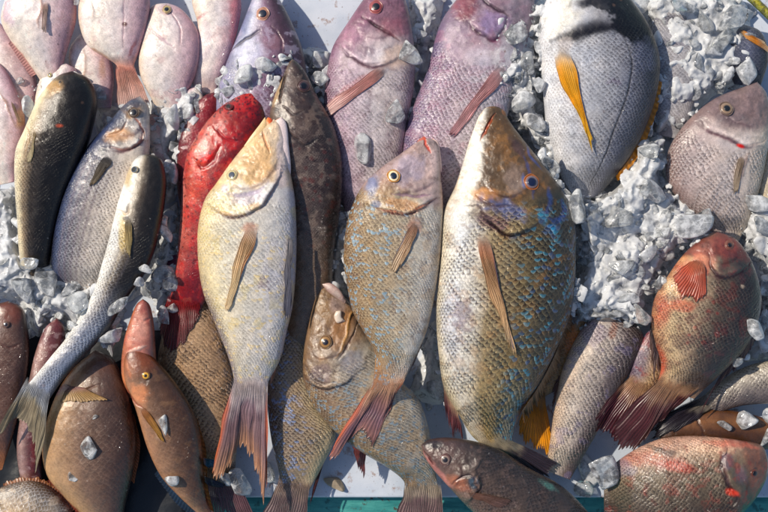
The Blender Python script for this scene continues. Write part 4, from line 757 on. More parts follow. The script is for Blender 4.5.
f.fin('pectoral_fin', [(411, 222), (420, 226)], [(392, 264), (395, 270), (403, 262)], (0, 0), [(190, 130, 104), (216, 176, 136), (222, 190, 150)], 8, lift=1.4, edge={'a': (90, 110, 160)}, edgew=.1)
f.fin('anal_fin', [(424, 336), (412, 364)], [(422, 346), (410, 372), (407, 378)], (60, 56), [(170, 150, 140), (110, 90, 96)], 7, drape=False, rag=.2)
f.fin('tail_fin', [(370, 388), (401, 388)], [(334, 446), (335, 458), (350, 438), (360, 431), (367, 438), (373, 443), (390, 404)], (68, 62, 50), [(206, 150, 100), (170, 120, 110), (140, 104, 116), (170, 120, 110)], 18, rag=.06, edge=(214, 106, 66), edgew=.12)

# ------------------------------------------------- lower right
TI = dict(size=4.5, pocket=.85, lite=.22, bump=1., rough=.36, coat=.5, tint=(222, 205, 176))
f = Fish('reef_fish', 'brown fish back lying flat behind the reddish tilapia at the bottom', [(655, 430), (668, 416), (690, 411), (720, 409), (750, 414), (785, 424)], [(655, 430), (662, 446), (690, 452), (730, 452), (785, 448)], (24, 26, 20), .5, 'reef fish')
f.base([(-1, (100, 66, 42)), (-.5, (124, 86, 54)), (0, (84, 56, 38)), (1, (46, 32, 26))]).mott(12, .25).line([(692, 412), (698, 424), (704, 440)], 1.6, (70, 44, 30), .7, -1).noscale(.9).done(**WR)
f = Fish('tilapia', 'grey scaled tilapia entering from the right edge, its dark tail pointing left', [(835, 385), (800, 364), (768, 361), (740, 369), (718, 383), (702, 398)], [(835, 385), (805, 408), (768, 404), (740, 406), (715, 413), (703, 412)], (26, 30, 26), .5, 'tilapia', 'tilapia at the lower right')
f.base([(-1, (170, 160, 140)), (-.5, (176, 168, 156)), (.2, (120, 112, 110)), (1, (70, 60, 66))]).mott(14, .16).done(**TI)
f.fin('tail_fin', [(703, 397), (704, 412)], [(656, 420), (650, 436), (664, 434), (690, 424)], (26, 22), [(60, 50, 60), (44, 36, 46), (40, 34, 44)], 12, drape=True)
f = Fish('tilapia', 'tilapia hidden behind the red-bellied one, only flank and dark red tail out', [(658, 322), (646, 334), (637, 350), (631, 368), (627, 388)], [(658, 322), (668, 345), (664, 372), (650, 396)], (34, 36, 34), .45, 'tilapia', 'tilapia at the lower right')
f.base([(-1, (110, 90, 110)), (-.4, (140, 126, 130)), (.3, (205, 170, 130)), (1, (150, 90, 70))]).mott(10, .2).along(.75, 1, (196, 160, 116), .6).patch(6, .58, (150, 50, 40), .5).done(**{**TI, 'size': 4.4})
f.fin('tail_fin', [(627, 384), (650, 394)], [(598, 412), (596, 424), (606, 436), (622, 440), (640, 420)], (36, 32), [(130, 70, 60), (104, 44, 50), (86, 34, 44), (80, 30, 40)], 16, rag=.05)
f = Fish('tilapia', 'plump tilapia with a red patch on its cream belly, tail fanned to the lower left', [(716, 231), (700, 239), (683, 255), (667, 277), (654, 300), (651.5, 325), (656, 345), (661, 366), (657, 385)], [(716, 231), (735, 239), (749, 258), (757, 278), (760.5, 300), (756, 325), (743, 350), (720, 374), (694, 399)], (54, 60, 56, 50), .4, 'tilapia', 'tilapia at the lower right')
f.base([(-1, (205, 150, 110)), (-.65, (214, 186, 146)), (-.3, (166, 144, 120)), (.05, (92, 80, 70)), (.5, (58, 50, 50)), (1, (32, 27, 31))]).mott(18, .2)
f.patch(9, .58, (110, 44, 38), .4, 7).along(.24, .2, (104, 54, 52), .9).blob(722, 246, 18, 14, (140, 76, 66), .6).blob(700, 258, 14, 14, (190, 120, 100), .6).patch(9, .6, (96, 50, 54), .4).blob(686, 276, 17, 22, (190, 64, 42), .75, 25, ns=.6).blob(668, 286, 7, 12, (236, 214, 170), .5).blob(696, 262, 10, 8, (216, 150, 120), .7)
f.line([(657, 300), (662, 308), (656, 322)], 7, (190, 66, 44), .6).blob(676, 305, 14, 7, (206, 90, 60), .6).dots(9, 1.5, 4, (150, 44, 40), .45, (f.s > .45) & (f.s < .75) & (f.t > -.4) & (f.t < .3), .9).line([(658, 380), (660, 362), (656, 346)], 5, (206, 60, 36), .7).along(.9, 1, (176, 140, 108), .5)
f.line([(704, 252), (706, 268), (716, 276), (736, 270), (748, 262)], 2, (80, 44, 46), .6, -1.6).plate([(704, 252), (706, 268), (716, 276), (736, 270), (748, 262)], 9, 2).blob(736, 286, 2.6, 2, (190, 170, 150), .8).noscale(.27).smask(690, 276, 16, 20, .25)
f.done(**TI); f.eye(729, 245, 4.6, (110, 64, 50), (150, 96, 80), (20, 16, 22), .5)
f.fin('pectoral_fin', [(694, 258), (706, 264)], [(672, 278), (684, 294), (698, 300), (705, 292)], (0, 0), [(206, 130, 96), (196, 84, 56), (190, 84, 60)], 11, lift=1.2, rag=.08, dark=.3, clear=1.3)
f.fin('pelvic_fin', [(652, 318), (655, 340)], [(650, 338), (656, 378), (660, 372)], (52, 52), [(80, 60, 60), (66, 54, 60), (120, 90, 80)], 7, drape=False, rag=.2)
f.fin('dorsal_fin', [(757, 280), (758, 318), (742, 350), (722, 372)], [(761, 283), (762, 322), (746, 356), (712, 392), (702, 412)], (54, 46), [(60, 44, 52), (84, 36, 50), (90, 30, 46)], 22, drape=False, rag=.12)
f.fin('tail_fin', [(658, 382), (693, 396)], [(612, 428), (618, 442), (628, 450), (650, 432), (676, 406)], (50, 44, 38), [(130, 74, 62), (100, 50, 50), (88, 42, 46), (84, 42, 46)], 20, rag=.05)
f = Fish('tilapia', 'reddish tilapia lying on its side at the bottom right, head to the right', [(767, 459), (762, 446), (738, 440), (712, 437), (686, 436), (660, 439), (640, 447), (622, 458), (604, 472)], [(767, 459), (765, 478), (749, 505), (725, 524), (690, 534), (640, 530), (604, 514)], (44, 48, 44, 30), .45, 'tilapia', 'tilapia at the lower right')
f.base([(-1, (205, 164, 144)), (-.8, (210, 176, 150)), (-.64, (166, 140, 118)), (-.4, (122, 108, 90)), (.1, (96, 84, 70)), (.6, (70, 56, 48)), (1, (50, 40, 40))]).mott(18, .24)
f.line([(612, 464), (640, 456), (668, 458), (694, 468)], 8, (186, 84, 70), .5).blob(670, 462, 18, 6, (190, 76, 62), .6, 10).patch(9, .6, (112, 56, 46), .3, 7).along(.26, .2, (118, 80, 68), .85).line([(700, 440), (730, 442), (756, 448)], 4, (206, 110, 90), .6).line([(724, 446), (716, 462), (722, 480), (732, 492)], 2.4, (80, 44, 44), .7, -1.8).plate([(724, 446), (716, 462), (722, 480), (732, 492), (728, 508)], 10, 2.2).blob(725, 488, 9, 4, (206, 66, 40), .85, 20).blob(735, 470, 9, 12, (120, 96, 110), .6).blob(722, 458, 6, 9, (110, 90, 110), .6).patch(7, .6, (150, 60, 50), .35).line([(646, 445), (660, 449), (674, 450)], 4, (66, 54, 54), .75).blob(618, 466, 14, 10, (120, 130, 160), .5)
f.noscale(.3).done(**TI); f.eye(754, 473, 5., (104, 56, 40), (70, 44, 40), (16, 10, 12), .5)
f = Fish('reef_fish', 'dark wine-brown fish lying nose left over the tail of the largest emperor', [(421, 445), (428, 440), (443, 437.5), (469, 440), (498, 449), (527, 467), (563, 487), (590, 514), (604, 532)], [(421, 445), (424, 456), (432, 468), (448, 486), (472, 511), (500, 532), (540, 548), (584, 552)], (50, 54, 50, 40), .45, 'reef fish')
f.base([(-1, (50, 46, 48)), (-.6, (78, 68, 64)), (0, (92, 78, 70)), (.6, (112, 92, 80)), (1, (124, 102, 90))]).mott(18, .24).patch(7, .58, (130, 108, 100), .3)
f.along(.3, .1, (100, 74, 70), .6).blob(430, 443, 14, 5, (40, 34, 40), .8).line([(424, 452), (432, 462), (438, 470), (452, 486)], 4, (196, 130, 124), .75).line([(423, 450), (430, 457), (434, 463)], 1.5, (60, 30, 34), .8, -1.4).blob(458, 482, 14, 8, (176, 110, 80), .6, 30).blob(472, 480, 5, 6, (50, 80, 100), .8).line([(452, 482), (462, 474), (470, 472), (476, 480), (474, 490)], 1.8, (60, 40, 44), .7, -1.4).plate([(474, 470), (478, 482), (472, 492), (466, 500)], 9, 2).line([(478, 470), (474, 478), (478, 486)], 1.4, (170, 140, 120), .6).blob(548, 484, 12, 4, (90, 140, 130), .7, 30)
f.noscale(.26).done(size=4.6, pocket=.6, lite=.25, bump=1.1, rough=.36, coat=.4, tint=(170, 146, 140)); f.eye(445, 459.5, 5.2, (130, 110, 100), (120, 84, 80), (30, 26, 34), .5)
f.fin('pectoral_fin', [(468, 492), (470, 498)], [(506, 498), (512, 502), (500, 508)], (0, 0), [(140, 100, 86), (120, 90, 80), (110, 84, 80)], 8)
# =================================================================== ice
def ice_mat(name, cloud, col, rough=.07, dirt=.0, clear=.5):
    """melting ice: clear where it is wet and thin, white where air is trapped or where it has cracked; light passes into what lies below"""
    m, nt = newmat(name); t = NT(nt)
    tc = t.n('ShaderNodeTexCoord').outputs['Object']; n = t.noise(tc, 85, 4., .6); n2 = t.noise(tc, 380, 4.); n3 = t.noise(tc, 28, 3.)
    wv = t.n('ShaderNodeVectorMath', operation='MULTIPLY_ADD'); t.put(wv.inputs[0], t.noise(tc, 60, 2., .5, 1)); wv.inputs[1].default_value = (.012, .012, .012); t.put(wv.inputs[2], tc)
    vo = t.n('ShaderNodeTexVoronoi', feature='DISTANCE_TO_EDGE'); t.put(vo.inputs['Vector'], wv.outputs[0]); vo.inputs['Scale'].default_value = 75
    crack = t.m('MULTIPLY', t.rng(vo.outputs['Distance'], .05, .0), t.rng(n3, .42, .6, .0, .55))
    c = t.mix(n3, (*lin(col), 1), (*lin([q * .95 for q in col]), 1))
    f = t.m('ADD', t.rng(n, clear - .12, clear + .14, cloud[0], cloud[1]), t.m('ADD', crack, t.m('MULTIPLY', t.m('SUBTRACT', n2, .5), .2)), clamp=True)
    lw = t.n('ShaderNodeLayerWeight'); lw.inputs[0].default_value = .3
    f = t.m('ADD', f, t.m('MULTIPLY', lw.outputs['Facing'], .45), clamp=True)
    if dirt:
        k = t.rng(t.noise(tc, 70, 6., .75), .65, .71, 0, dirt); c = t.mix(k, c, (*lin((120, 74, 44)), 1)); f = t.m('MAXIMUM', f, k)
    bp = t.bump(t.m('ADD', n, t.m('MULTIPLY', n2, .3)), .4, .003); bs = t.bump(n, .3, .003)
    df = t.n('ShaderNodeBsdfDiffuse'); t.put(df.inputs[0], c); t.put(df.inputs['Normal'], bp)
    tl = t.n('ShaderNodeBsdfTranslucent'); t.put(tl.inputs[0], c); t.put(tl.inputs['Normal'], bp)
    m1 = t.n('ShaderNodeMixShader'); m1.inputs[0].default_value = .3; t.put(m1.inputs[1], df.outputs[0]); t.put(m1.inputs[2], tl.outputs[0])
    tp = t.n('ShaderNodeBsdfTransparent'); tp.inputs[0].default_value = (.97, .985, .995, 1)
    rf = t.n('ShaderNodeBsdfRefraction'); rf.inputs['Color'].default_value = (.95, .98, 1, 1); rf.inputs['IOR'].default_value = 1.25; rf.inputs['Roughness'].default_value = .04; t.put(rf.inputs['Normal'], bs)
    m0 = t.n('ShaderNodeMixShader'); m0.inputs[0].default_value = .3; t.put(m0.inputs[1], tp.outputs[0]); t.put(m0.inputs[2], rf.outputs[0])
    m2 = t.n('ShaderNodeMixShader'); t.put(m2.inputs[0], f); t.put(m2.inputs[1], m0.outputs[0]); t.put(m2.inputs[2], m1.outputs[0])
    gl = t.n('ShaderNodeBsdfGlossy'); gl.inputs['Roughness'].default_value = rough; t.put(gl.inputs['Normal'], bs)
    fr = t.n('ShaderNodeFresnel'); fr.inputs[0].default_value = 1.38; t.put(fr.inputs['Normal'], bs)
    m3 = t.n('ShaderNodeMixShader'); t.put(m3.inputs[0], fr.outputs[0]); t.put(m3.inputs[1], m2.outputs[0]); t.put(m3.inputs[2], gl.outputs[0])
    o = t.n('ShaderNodeOutputMaterial'); t.put(o.inputs[0], m3.outputs[0]); return m
ICE_CHIP = ice_mat('clear_ice', (.08, .75), (252, 254, 255), .07, clear=.52)
ICE_MILK = ice_mat('milky_ice', (.2, .95), (250, 252, 254), .08, clear=.48)
ICE_FRAG = ice_mat('ice_fragments', (.1, .8), (252, 254, 255), .07, dirt=.6, clear=.5)
ICE_HEAP = ice_mat('packed_ice', (.42, .95), (251, 253, 255), .09, dirt=.85, clear=.4)

def shard(sub, seed, flat, cuts=9, rough=.12):
    """a chip: a sphere cut by random planes, then softened as melting does"""
    r = np.random.RandomState(seed); bm = bmesh.new(); bmesh.ops.create_icosphere(bm, subdivisions=sub, radius=1)
    bm.verts.ensure_lookup_table(); v = np.array([q.co[:] for q in bm.verts]); f = [[q.index for q in p.verts] for p in bm.faces]
    nb = [[e.other_vert(q).index for e in q.link_edges] for q in bm.verts]; bm.free()
    for _ in range(cuts):
        n = r.normal(size=3); n /= np.linalg.norm(n); d = r.uniform(.28, .75)
        k = v @ n; v = v - np.outer(np.maximum(k - d, 0), n)
    v = v / np.abs(v).max(0)
    for _ in range(1): v = .6 * v + .4 * np.array([v[q].mean(0) for q in nb])
    v = v + rough * .5 * (np.stack([fbm(v[:, 0] * 9 + v[:, 2] * 5, v[:, 1] * 9 + i * 7 - v[:, 2] * 4, 5, seed % 40 + i) for i in range(3)], -1) - .5) * 2
    v = v / np.abs(v).max(0)
    return v * np.array([1, 1, flat]), f
def rot(ax, ay, az):
    c, s_ = np.cos, np.sin
    return np.array([[c(az), -s_(az), 0], [s_(az), c(az), 0], [0, 0, 1]]) @ np.array([[c(ay), 0, s_(ay)], [0, 1, 0], [-s_(ay), 0, c(ay)]]) @ np.array([[1, 0, 0], [0, c(ax), -s_(ax)], [0, s_(ax), c(ax)]])
def to_world(x, y, z, V):
    k = (H - z) / H * S
    return np.stack([(x + V[:, 0] - 384) * k, (256 - y + V[:, 1]) * k, (z + V[:, 2]) * S], -1)
TPL = [shard(3, 100 + i, 1., 10, .1) for i in range(12)]
def inside(px, py, poly):
    c = np.zeros(px.shape, bool); j = len(poly) - 1
    for i in range(len(poly)):
        xi, yi = poly[i]; xj, yj = poly[j]
        with np.errstate(divide='ignore', invalid='ignore'):
            c ^= ((yi > py) != (yj > py)) & (px < (xj - xi) * (py - yi) / (yj - yi + 1e-9) + xi)
        j = i
    return c
def heap(label, poly, n, r=(3, 9), base=18, over=.0, seed=0, cap=60, mat=None, flat=(.25, .6)):
    """crushed ice: a lumpy mound with loose fragments bedded in its skin; nobody could count the fragments"""
    rg = np.random.RandomState(seed + 5); P = np.array(poly, float); x0, y0 = P.min(0) - 1; x1, y1 = P.max(0) + 1
    st = 1.1; gx, gy = np.meshgrid(np.arange(x0, x1 + st, st), np.arange(y0, y1 + st, st))
    ins = inside(gx, gy, poly); d = seg_dist(gx, gy, poly + [poly[0]])
    # cells of packed fragments, each tipped its own way
    cp = np.stack([rg.uniform(x0, x1, 700), rg.uniform(y0, y1, 700)], -1)[:max(20, int((x1 - x0) * (y1 - y0) / 55))]
    wx = gx + 5 * (fbm(gx, gy, 8, seed + 1) - .5); wy = gy + 5 * (fbm(gx, gy, 8, seed + 2) - .5)
    best = np.full(gx.shape, 1e9); ch = np.zeros(gx.shape)
    for c_ in cp:
        dd = (wx - c_[0]) ** 2 + (wy - c_[1]) ** 2; tl = rg.normal(0, .28, 2); off_ = rg.normal(0, 1.8); k_ = dd < best
        ch[k_] = (off_ + tl[0] * (wx - c_[0]) + tl[1] * (wy - c_[1]))[k_]; best = np.minimum(best, dd)
    hgt = np.where(ins, sst(-2, 16, d), 0) * base * (.7 + .6 * fbm(gx, gy, 30, seed)) + ch * .6 + 9 * (fbm(gx, gy, 16, seed + 3, 2) - .5) + 5 * (fbm(gx, gy, 9, seed + 4, 3) - .5) + 2 * (fbm(gx, gy, 3, seed + 8, 2) - .5)
    hgt = np.where(ins, np.maximum(hgt, 0.3), -6)
    kk = (H - hgt) / H * S; W = np.stack([(gx - 384) * kk, (256 - gy) * kk, hgt * S], -1).reshape(-1, 3)
    a = np.arange(gx.size).reshape(gx.shape); kp = ins[:-1, :-1] | ins[1:, 1:] | ins[1:, :-1] | ins[:-1, 1:]
    F = np.stack([a[:-1, :-1], a[1:, :-1], a[1:, 1:], a[:-1, 1:]], -1)[kp].tolist()
    hm_put(gx[ins], gy[ins], hgt[ins])
    # close the mound underneath
    Wb = W.copy(); Wb[:, 2] = -4 * S; nW = len(W); cnt = {}
    for f_ in F:
        for p, q in zip(f_, f_[1:] + f_[:1]): cnt[(p, q)] = 1
    F = F + [[q + nW for q in f_[::-1]] for f_ in F] + [[q, p, p + nW, q + nW] for (p, q) in cnt if (q, p) not in cnt]
    VV = [W, Wb]; FF = F; off = 2 * nW; loose = []; LF = []; lo = 0
    for m in range(int(n * 1.7)):
        for _ in range(60):
            x, y = rg.uniform(x0, x1), rg.uniform(y0, y1)
            if inside(np.array([x]), np.array([y]), poly)[0]: break
        fr = rg.rand() < .4
        R = rg.uniform(*r) * .72 * ((1.5 if fr else 1.) if rg.rand() < .85 else 1.7); t, f = TPL[rg.randint(len(TPL))]
        V = t * np.array([R, R * rg.uniform(.5, .9), R * rg.uniform(*flat) * (.6 if fr else 1)]) @ rot(*rg.uniform(-.6, .6, 2), rg.uniform(0, 6.3)).T
        z = min(hm_get(np.array([x]), np.array([y]))[0], cap) - R * rg.uniform(.2, .7)
        q = to_world(x, y, z, V); hm_put(x + V[:, 0] * .8, y - V[:, 1] * .8, z + V[:, 2] * .8)
        if fr: loose.append(q); LF += [[i + lo for i in p] for p in f]; lo += len(q)
        else: VV.append(q); FF += [[i + off for i in p] for p in f]; off += len(q)
    # melt the packed fragments together
    me = bpy.data.meshes.new('ice_tmp'); me.from_pydata(np.vstack(VV).tolist(), [], FF); me.update()
    ob = bpy.data.objects.new('ice_tmp', me); COLL.objects.link(ob)
    md = ob.modifiers.new('melt', 'REMESH'); md.mode = 'VOXEL'; md.voxel_size = .9 * S
    ms = ob.modifiers.new('soften', 'SMOOTH'); ms.factor = .5; ms.iterations = 10
    dg = bpy.context.evaluated_depsgraph_get(); em = ob.evaluated_get(dg).to_mesh()
    nv_ = len(em.vertices); A = np.empty(nv_ * 3); em.vertices.foreach_get('co', A); A = A.reshape(-1, 3)
    PF = [list(p.vertices) for p in em.polygons]; ob.evaluated_get(dg).to_mesh_clear()
    bpy.data.objects.remove(ob); bpy.data.meshes.remove(me)
    keep = A[:, 2] > -2.5 * S
    PF = [p for p in PF if keep[p].any()]; nf0 = len(PF)
    V = np.vstack([A] + loose); PF += [[i + nv_ for i in p] for p in LF]
    org = np.array([A[:, 0].mean(), A[:, 1].mean(), 0])
    o = link('crushed_ice', V, PF, mat or ICE_HEAP, origin=org); o.location = org
    o.data.materials.append(ICE_FRAG); o.data.polygons.foreach_set('material_index', [0] * nf0 + [1] * (len(o.data.polygons) - nf0))
    return tag(o, label, 'ice', kind='stuff')
NCH = [0]
def chip(x, y, ln, wd, ang, label, mat=None, flat=.32, tilt=(0, 0), lift=0., cuts=9, zmax=95):
    NCH[0] += 1; v, f = shard(3, 500 + NCH[0] * 7, 1., cuts)
    V = v * np.array([ln / 2, wd / 2, wd * flat]) @ (rot(math.radians(tilt[0]), math.radians(tilt[1]), 0)).T @ rot(0, 0, math.radians(ang)).T
    a = np.linspace(0, 6.28, 12); hx = np.r_[x, x + np.cos(a) * wd * .28]; hy = np.r_[y, y + np.sin(a) * wd * .28]
    z = min(np.sort(hm_get(hx, hy))[-4], zmax) + wd * flat * .75 + lift
    W = to_world(x, y, z, V); org = W.mean(0); org[2] = W[:, 2].min()
    o = link('ice_chip', W, f, mat or ICE_CHIP, origin=org); o.location = org
    hm_put(x + V[:, 0], y - V[:, 1], z + V[:, 2])
    return tag(o, label, 'ice chip', 'loose ice chips')
heap('crushed ice along the left edge below the mullets', [(-30, 190), (16, 188), (24, 240), (36, 262), (54, 268), (60, 280), (96, 280), (104, 296), (92, 318), (72, 340), (64, 322), (54, 318), (40, 340), (30, 330), (24, 308), (4, 298), (-30, 305)], 195, (4, 10), 32, seed=1, cap=60)
heap('crushed ice between the long mullet and the red fish tail', [(160, 215), (178, 200), (180, 250), (176, 290), (160, 330), (158, 330), (156, 303), (142, 294), (128, 303), (110, 345), (98, 350), (112, 322), (140, 285), (156, 250)], 91, (4, 10), 32, seed=2, cap=52)
heap('crushed ice under the small pale fish head beside the silver mullet', [(150, 100), (168, 96), (180, 84), (200, 86), (204, 110), (190, 130), (178, 150), (176, 200), (166, 205), (166, 176), (150, 152), (150, 120)], 91, (4, 9), 30, seed=3, cap=46)
heap('crushed ice heaped over the big-eyed snapper by the red fish snout', [(214, 98), (222, 72), (240, 62), (268, 56), (286, 52), (292, 58), (280, 82), (272, 108), (262, 96), (252, 88), (232, 100)], 97, (4, 9), 30, seed=4, cap=58)
heap('crushed ice melting on the board between the purple snappers', [(300, 50), (316, 46), (330, 52), (326, 90), (332, 118), (322, 104), (306, 74)], 40, (3, 8), 18, seed=5, cap=30)
heap('crushed ice packed between the violet snapper and the black-banded bream', [(502, 22), (520, 18), (540, 0), (548, 8), (540, 40), (544, 110), (560, 185), (572, 205), (562, 200), (536, 156), (514, 126), (506, 108), (496, 74), (506, 60), (498, 40)], 247, (4, 11), 42, seed=6, cap=74)
heap('broad heap of dirty crushed ice in the middle of the right side', [(560, 190), (576, 196), (596, 194), (620, 176), (640, 140), (664, 132), (666, 180), (690, 208), (716, 226), (700, 240), (682, 256), (662, 286), (650, 306), (652, 322), (636, 330), (612, 322), (596, 322), (576, 330), (570, 312), (576, 262), (574, 220)], 546, (3, 11), 50, seed=7, cap=72)
heap('crushed ice around the striped bream at the top right', [(640, 6), (660, -20), (720, -20), (748, 6), (756, 60), (740, 84), (712, 98), (684, 124), (660, 140), (648, 132), (658, 96), (660, 60), (650, 28)], 169, (4, 11), 30, seed=8, cap=54)
heap('crushed ice along the right edge beside the red-bellied tilapia', [(758, 194), (790, 190), (790, 365), (768, 360), (744, 362), (752, 340), (762, 300), (756, 260), (742, 240), (738, 214)], 182, (4, 11), 38, seed=9, cap=62)
heap('crushed ice on the board in the gap between the rosy and violet snappers', [(408, -10), (446, -8), (440, 26), (428, 72), (416, 112), (404, 132), (402, 100), (412, 60)], 60, (3, 9), 18, seed=21, cap=30)
heap('crushed ice in the narrow gap between the mottled grouper and the tan speckled emperor', [(334, 205), (352, 205), (346, 262), (350, 296), (326, 292), (326, 250)], 36, (3, 8), 26, seed=22, cap=40)
heap('thin crushed ice among the pink breams in the top left corner', [(60, 66), (76, 72), (96, 96), (118, 108), (128, 100), (110, 122), (98, 140), (92, 120), (78, 90), (36, 100), (22, 120), (14, 92), (30, 84)], 28, (3, 6), 14, seed=10, cap=34)
heap('wet crushed ice behind the dark flank of the brown-faced emperor', [(430, 322), (440, 322), (442, 388), (446, 404), (430, 406), (408, 394), (420, 362)], 40, (4, 9), 20, seed=11, cap=34)
CH = [
 (417, 33, 22, 14, 10, 'white ice lump on the board between the rosy snapper and the violet snapper', 'M'), (411, 54, 32, 26, -60, 'clear ice slab leaning on the rosy snapper cheek', ''), (397, 112, 28, 20, 60, 'grey ice sliver lying on the scales beside the violet snapper', ''),
 (315, 61, 15, 18, 20, 'rounded ice chip on the board by the big-eyed snapper', 'M'), (320, 78, 18, 22, 70, 'glassy ice chip above the mottled grouper head', ''), (362, 148, 22, 34, 20, 'thin ice flake frozen to the rosy snapper flank', 'F'),
 (734, 15, 40, 28, 30, 'big tilted ice slab at the top edge near the right corner', ''), (724, 38, 36, 26, 20, 'broad ice slab under the big tilted one at the top right', ''), (711, 51, 24, 11, -12, 'narrow ice blade below the ice slabs at the top right', 'M'), (693, 44, 12, 10, 0, 'small round ice bead left of the ice slabs', ''), (749, 72, 30, 22, -75, 'pointed ice slab resting above the mauve-headed bream', 'M'), (729, 77, 24, 11, 60, 'slim ice splinter beside the pointed slab above the mauve bream', 'M'), (700, 63, 24, 14, -70, 'ice chip between the striped bream and the slate-blue fish', ''), (640, 4, 26, 22, 30, 'milky ice block touching the black-banded bream head', 'M'), (685, 5, 32, 20, -20, 'ice block at the top edge over the striped bream', ''), (706, 22, 14, 26, 20, 'dark clear ice piece beside the big slabs', ''),
 (652, 150, 28, 17, -20, 'smooth ice chip against the mauve bream belly side', ''), (691, 222, 44, 32, 20, 'large flat white ice plate below the mauve bream tail', 'M'), (753, 203, 42, 18, -14, 'bright ice wedge across the cream belly at the right edge', 'M'), (762, 228, 20, 24, 70, 'ice block at the right edge below the bright wedge', ''), (644, 254, 30, 18, 25, 'ice plate on the dirty heap left of the red-bellied tilapia', 'M'), (667, 232, 16, 14, 0, 'round ice pebble on the dirty ice heap', 'M'), (577, 204, 22, 40, 10, 'tall ice slab against the shoulder of the largest emperor', ''), (620, 267, 26, 18, -10, 'clear ice cube on the dirty heap below the brown specks', ''), (632, 298, 32, 12, 5, 'long white ice stick on the lower part of the dirty heap', 'M'), (610, 313, 44, 16, 6, 'frosty ice bar above the cream and grey bream', ''), (644, 317, 18, 30, 12, 'ice piece at the heap foot beside the hidden tilapia', ''), (706, 214, 14, 18, 40, 'brown-stained ice lump beside the large flat plate', ''), (655, 194, 34, 22, -40, 'clear ice block in the upper part of the dirty heap', ''), (618, 218, 36, 28, 10, 'frosted ice block near the black-banded bream tail', ''),
 (746, 421, 24, 21, 20, 'pale rounded ice chip lying above the back of the reddish tilapia', 'M'), (725, 426, 17, 12, 0, 'small round ice chip left of the pale one above the reddish tilapia', ''), (769, 419, 12, 22, 0, 'ice chip cut by the right edge above the reddish tilapia', ''), (768, 436, 26, 14, 60, 'glassy ice piece under the chip at the right edge', ''), (586, 468, 40, 20, -62, 'white ice shell at the tail end of the dark wine-brown fish', 'M'), (602, 474, 34, 38, 10, 'bluish clear ice slab over the tail of the reddish tilapia', ''), (586, 492, 20, 26, 30, 'lower ice slab beside the white ice shell', ''), (737, 361, 12, 14, 0, 'tiny ice bead at the back of the red-bellied tilapia', ''),
 (24, 286, 36, 20, -60, 'long ice slab at the left under the black-backed mullet', ''), (47, 279, 38, 26, -75, 'clear ice block at the tail of the black-backed mullet', ''), (68, 290, 22, 14, 20, 'whitish ice chip at the end of the silver mullet', 'M'), (80, 302, 28, 24, 0, 'ice chunk beside the bend of the long mullet', ''), (30, 262, 22, 16, 10, 'small ice chip above the clear block by the mullet tails', ''), (144, 269, 18, 11, -20, 'white ice pebble on the dark back of the long mullet', 'M'), (138, 283, 12, 13, 0, 'rounded ice nugget beneath the white pebble', 'M'), (112, 334, 34, 20, 35, 'thick smooth ice chunk beside the long mullet belly bend', 'M'), (120, 306, 30, 15, 48, 'ice strip above the smooth chunk by the mullet', ''), (173, 307, 13, 12, 0, 'small melting chip on the red fish tail', ''), (166, 281, 26, 32, 30, 'clear ice block between the long mullet and red tail', ''), (164, 318, 12, 26, 20, 'ice sliver beside the pink-nosed fish', ''),
 (89, 446, 18, 28, 15, 'pinkish ice flake on the copper-brown fish flank', 'F'), (72, 477, 17, 12, 30, 'ice flake on the belly edge of the copper-brown fish', 'F'), (95, 417, 6, 5, 0, 'tiny ice crumb on the copper-brown fish shoulder', 'F'), (164, 425, 9, 22, 15, 'melting flake on the slender orange-brown fish', 'F'), (171, 480, 17, 15, 20, 'white ice flake at the blue belly edge of the slender fish', 'M'), (240, 484, 18, 34, 30, 'translucent ice plate under the white emperor tail', ''), (226, 478, 16, 24, 40, 'ice plate on the tan fish tail base', ''), (269, 470, 12, 26, 10, 'ice plate between the white emperor tail and the grey-gold emperor', ''), (334, 483, 22, 18, 0, 'beige stained ice lump on the white board', 'D'),
 (29, 107, 12, 24, 10, 'white ice piece between the pale bream and black-backed mullet', 'M'), (20, 82, 9, 10, 0, 'clear ice bead on the small pink fish at the left', ''), (99, 93, 20, 18, 30, 'thin ice flake near the wedged small bream', 'F'), (76, 1, 10, 8, 0, 'ice bead at the top edge between two pink breams', ''), (186, 112, 20, 16, 30, 'ice chunk over the cheek of the small pale fish head', 'M'), (172, 118, 16, 26, 10, 'frosty ice piece left of the small pale fish head', 'M'), (172, 172, 12, 26, 5, 'ice chip beside the crimson fish', 'M'), (166, 232, 14, 22, 15, 'ice chip beside the dark back of the long mullet', 'M'),
 (246, 74, 30, 18, 30, 'bright ice mass on the snapper cheek above the red fish', 'M'), (266, 66, 24, 16, -20, 'frosty ice piece touching the grouper snout', 'M'), (226, 92, 18, 14, 0, 'ice piece right above the red fish back', 'M'), (516, 34, 26, 20, 40, 'ice block against the violet snapper gill', ''), (530, 64, 20, 26, 0, 'ice chip halfway down the gap beside the black-banded bream', ''), (522, 104, 28, 22, 60, 'ice slab above the brown jaw of the largest emperor', 'M'), (534, 122, 20, 26, 20, 'white ice slab at the lower end of the gap beside the banded bream', 'M'), (540, 84, 14, 18, 0, 'ice nugget touching the white belly of the banded bream', 'M'),
 (754, 330, 20, 26, 60, 'ice block at the right edge behind the red-bellied tilapia', 'M'), (768, 290, 20, 30, 80, 'ice slab cut by the right edge beside the tilapia back', ''), (436, 388, 22, 24, 0, 'dull wet ice slab by the anal fin of the largest emperor', ''),
]
ICE_STAIN = ice_mat('stained_ice', (.6, .95), (205, 186, 160), .3, dirt=.7)
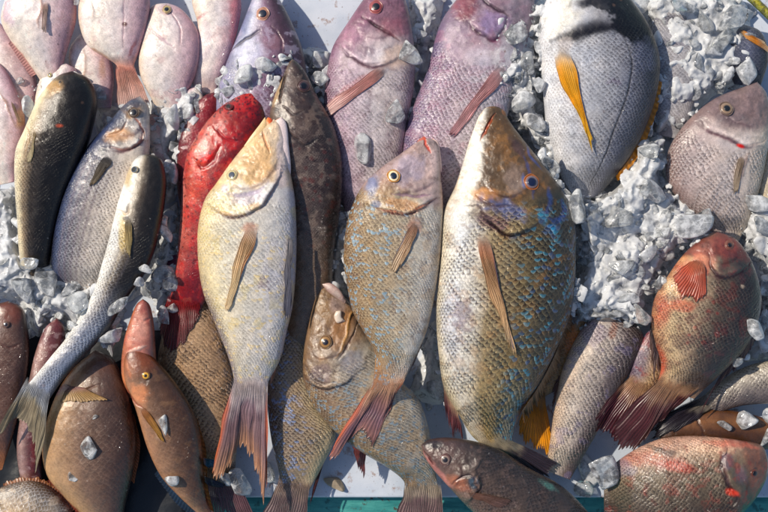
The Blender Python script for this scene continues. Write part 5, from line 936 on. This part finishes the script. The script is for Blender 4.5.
for x, y, ln, wd, an, lb, k in CH:
    chip(x, y, ln, wd, an, lb, {'M': ICE_MILK, 'D': ICE_STAIN}.get(k, ICE_CHIP), flat={'F': .09, 'M': .3}.get(k, .26), tilt=(RNG.uniform(-14, 14), RNG.uniform(-14, 14)) if k != 'F' else (0, 0))
# dirt that has come in with the ice
# =================================================================== light and camera
w = bpy.data.worlds.new('World'); SC.world = w; w.use_nodes = True
nt = w.node_tree; bg = nt.nodes['Background']; sk = nt.nodes.new('ShaderNodeTexSky'); sk.sky_type = 'NISHITA'; sk.sun_disc = False
EL, AZ = 43., 296.        # sun elevation; compass bearing in the picture (0 = up, clockwise)
sk.sun_elevation = math.radians(EL); sk.sun_rotation = math.radians(AZ)
nt.links.new(sk.outputs[0], bg.inputs[0]); bg.inputs[1].default_value = .105
ld = bpy.data.lights.new('sun', 'SUN'); ld.energy = 4.0; ld.angle = math.radians(1.); ld.color = (1., .9, .76)
sun = bpy.data.objects.new('sun', ld); COLL.objects.link(sun); sun.location = (-1, .6, 1.2)
import mathutils
dv = mathutils.Vector((math.sin(math.radians(AZ)) * math.cos(math.radians(EL)), math.cos(math.radians(AZ)) * math.cos(math.radians(EL)), math.sin(math.radians(EL))))
sun.rotation_euler = dv.to_track_quat('Z', 'Y').to_euler()
cd = bpy.data.cameras.new('camera'); cam = bpy.data.objects.new('camera', cd); COLL.objects.link(cam)
cd.sensor_width = 36; cd.lens = 36 * H / 768; cd.clip_start = .05; cd.clip_end = 100
cam.location = (0, 0, H * S); SC.camera = cam
SC.view_settings.view_transform = 'Standard'; SC.view_settings.look = 'None'; SC.view_settings.exposure = 0.; SC.view_settings.gamma = 1
SC.cycles.use_denoising = True; SC.cycles.max_bounces = 14; SC.cycles.transparent_max_bounces = 24; SC.cycles.transmission_bounces = 12; SC.cycles.glossy_bounces = 4; SC.cycles.diffuse_bounces = 6
SC.cycles.caustics_refractive = False; SC.cycles.caustics_reflective = False; SC.cycles.sample_clamp_indirect = 6
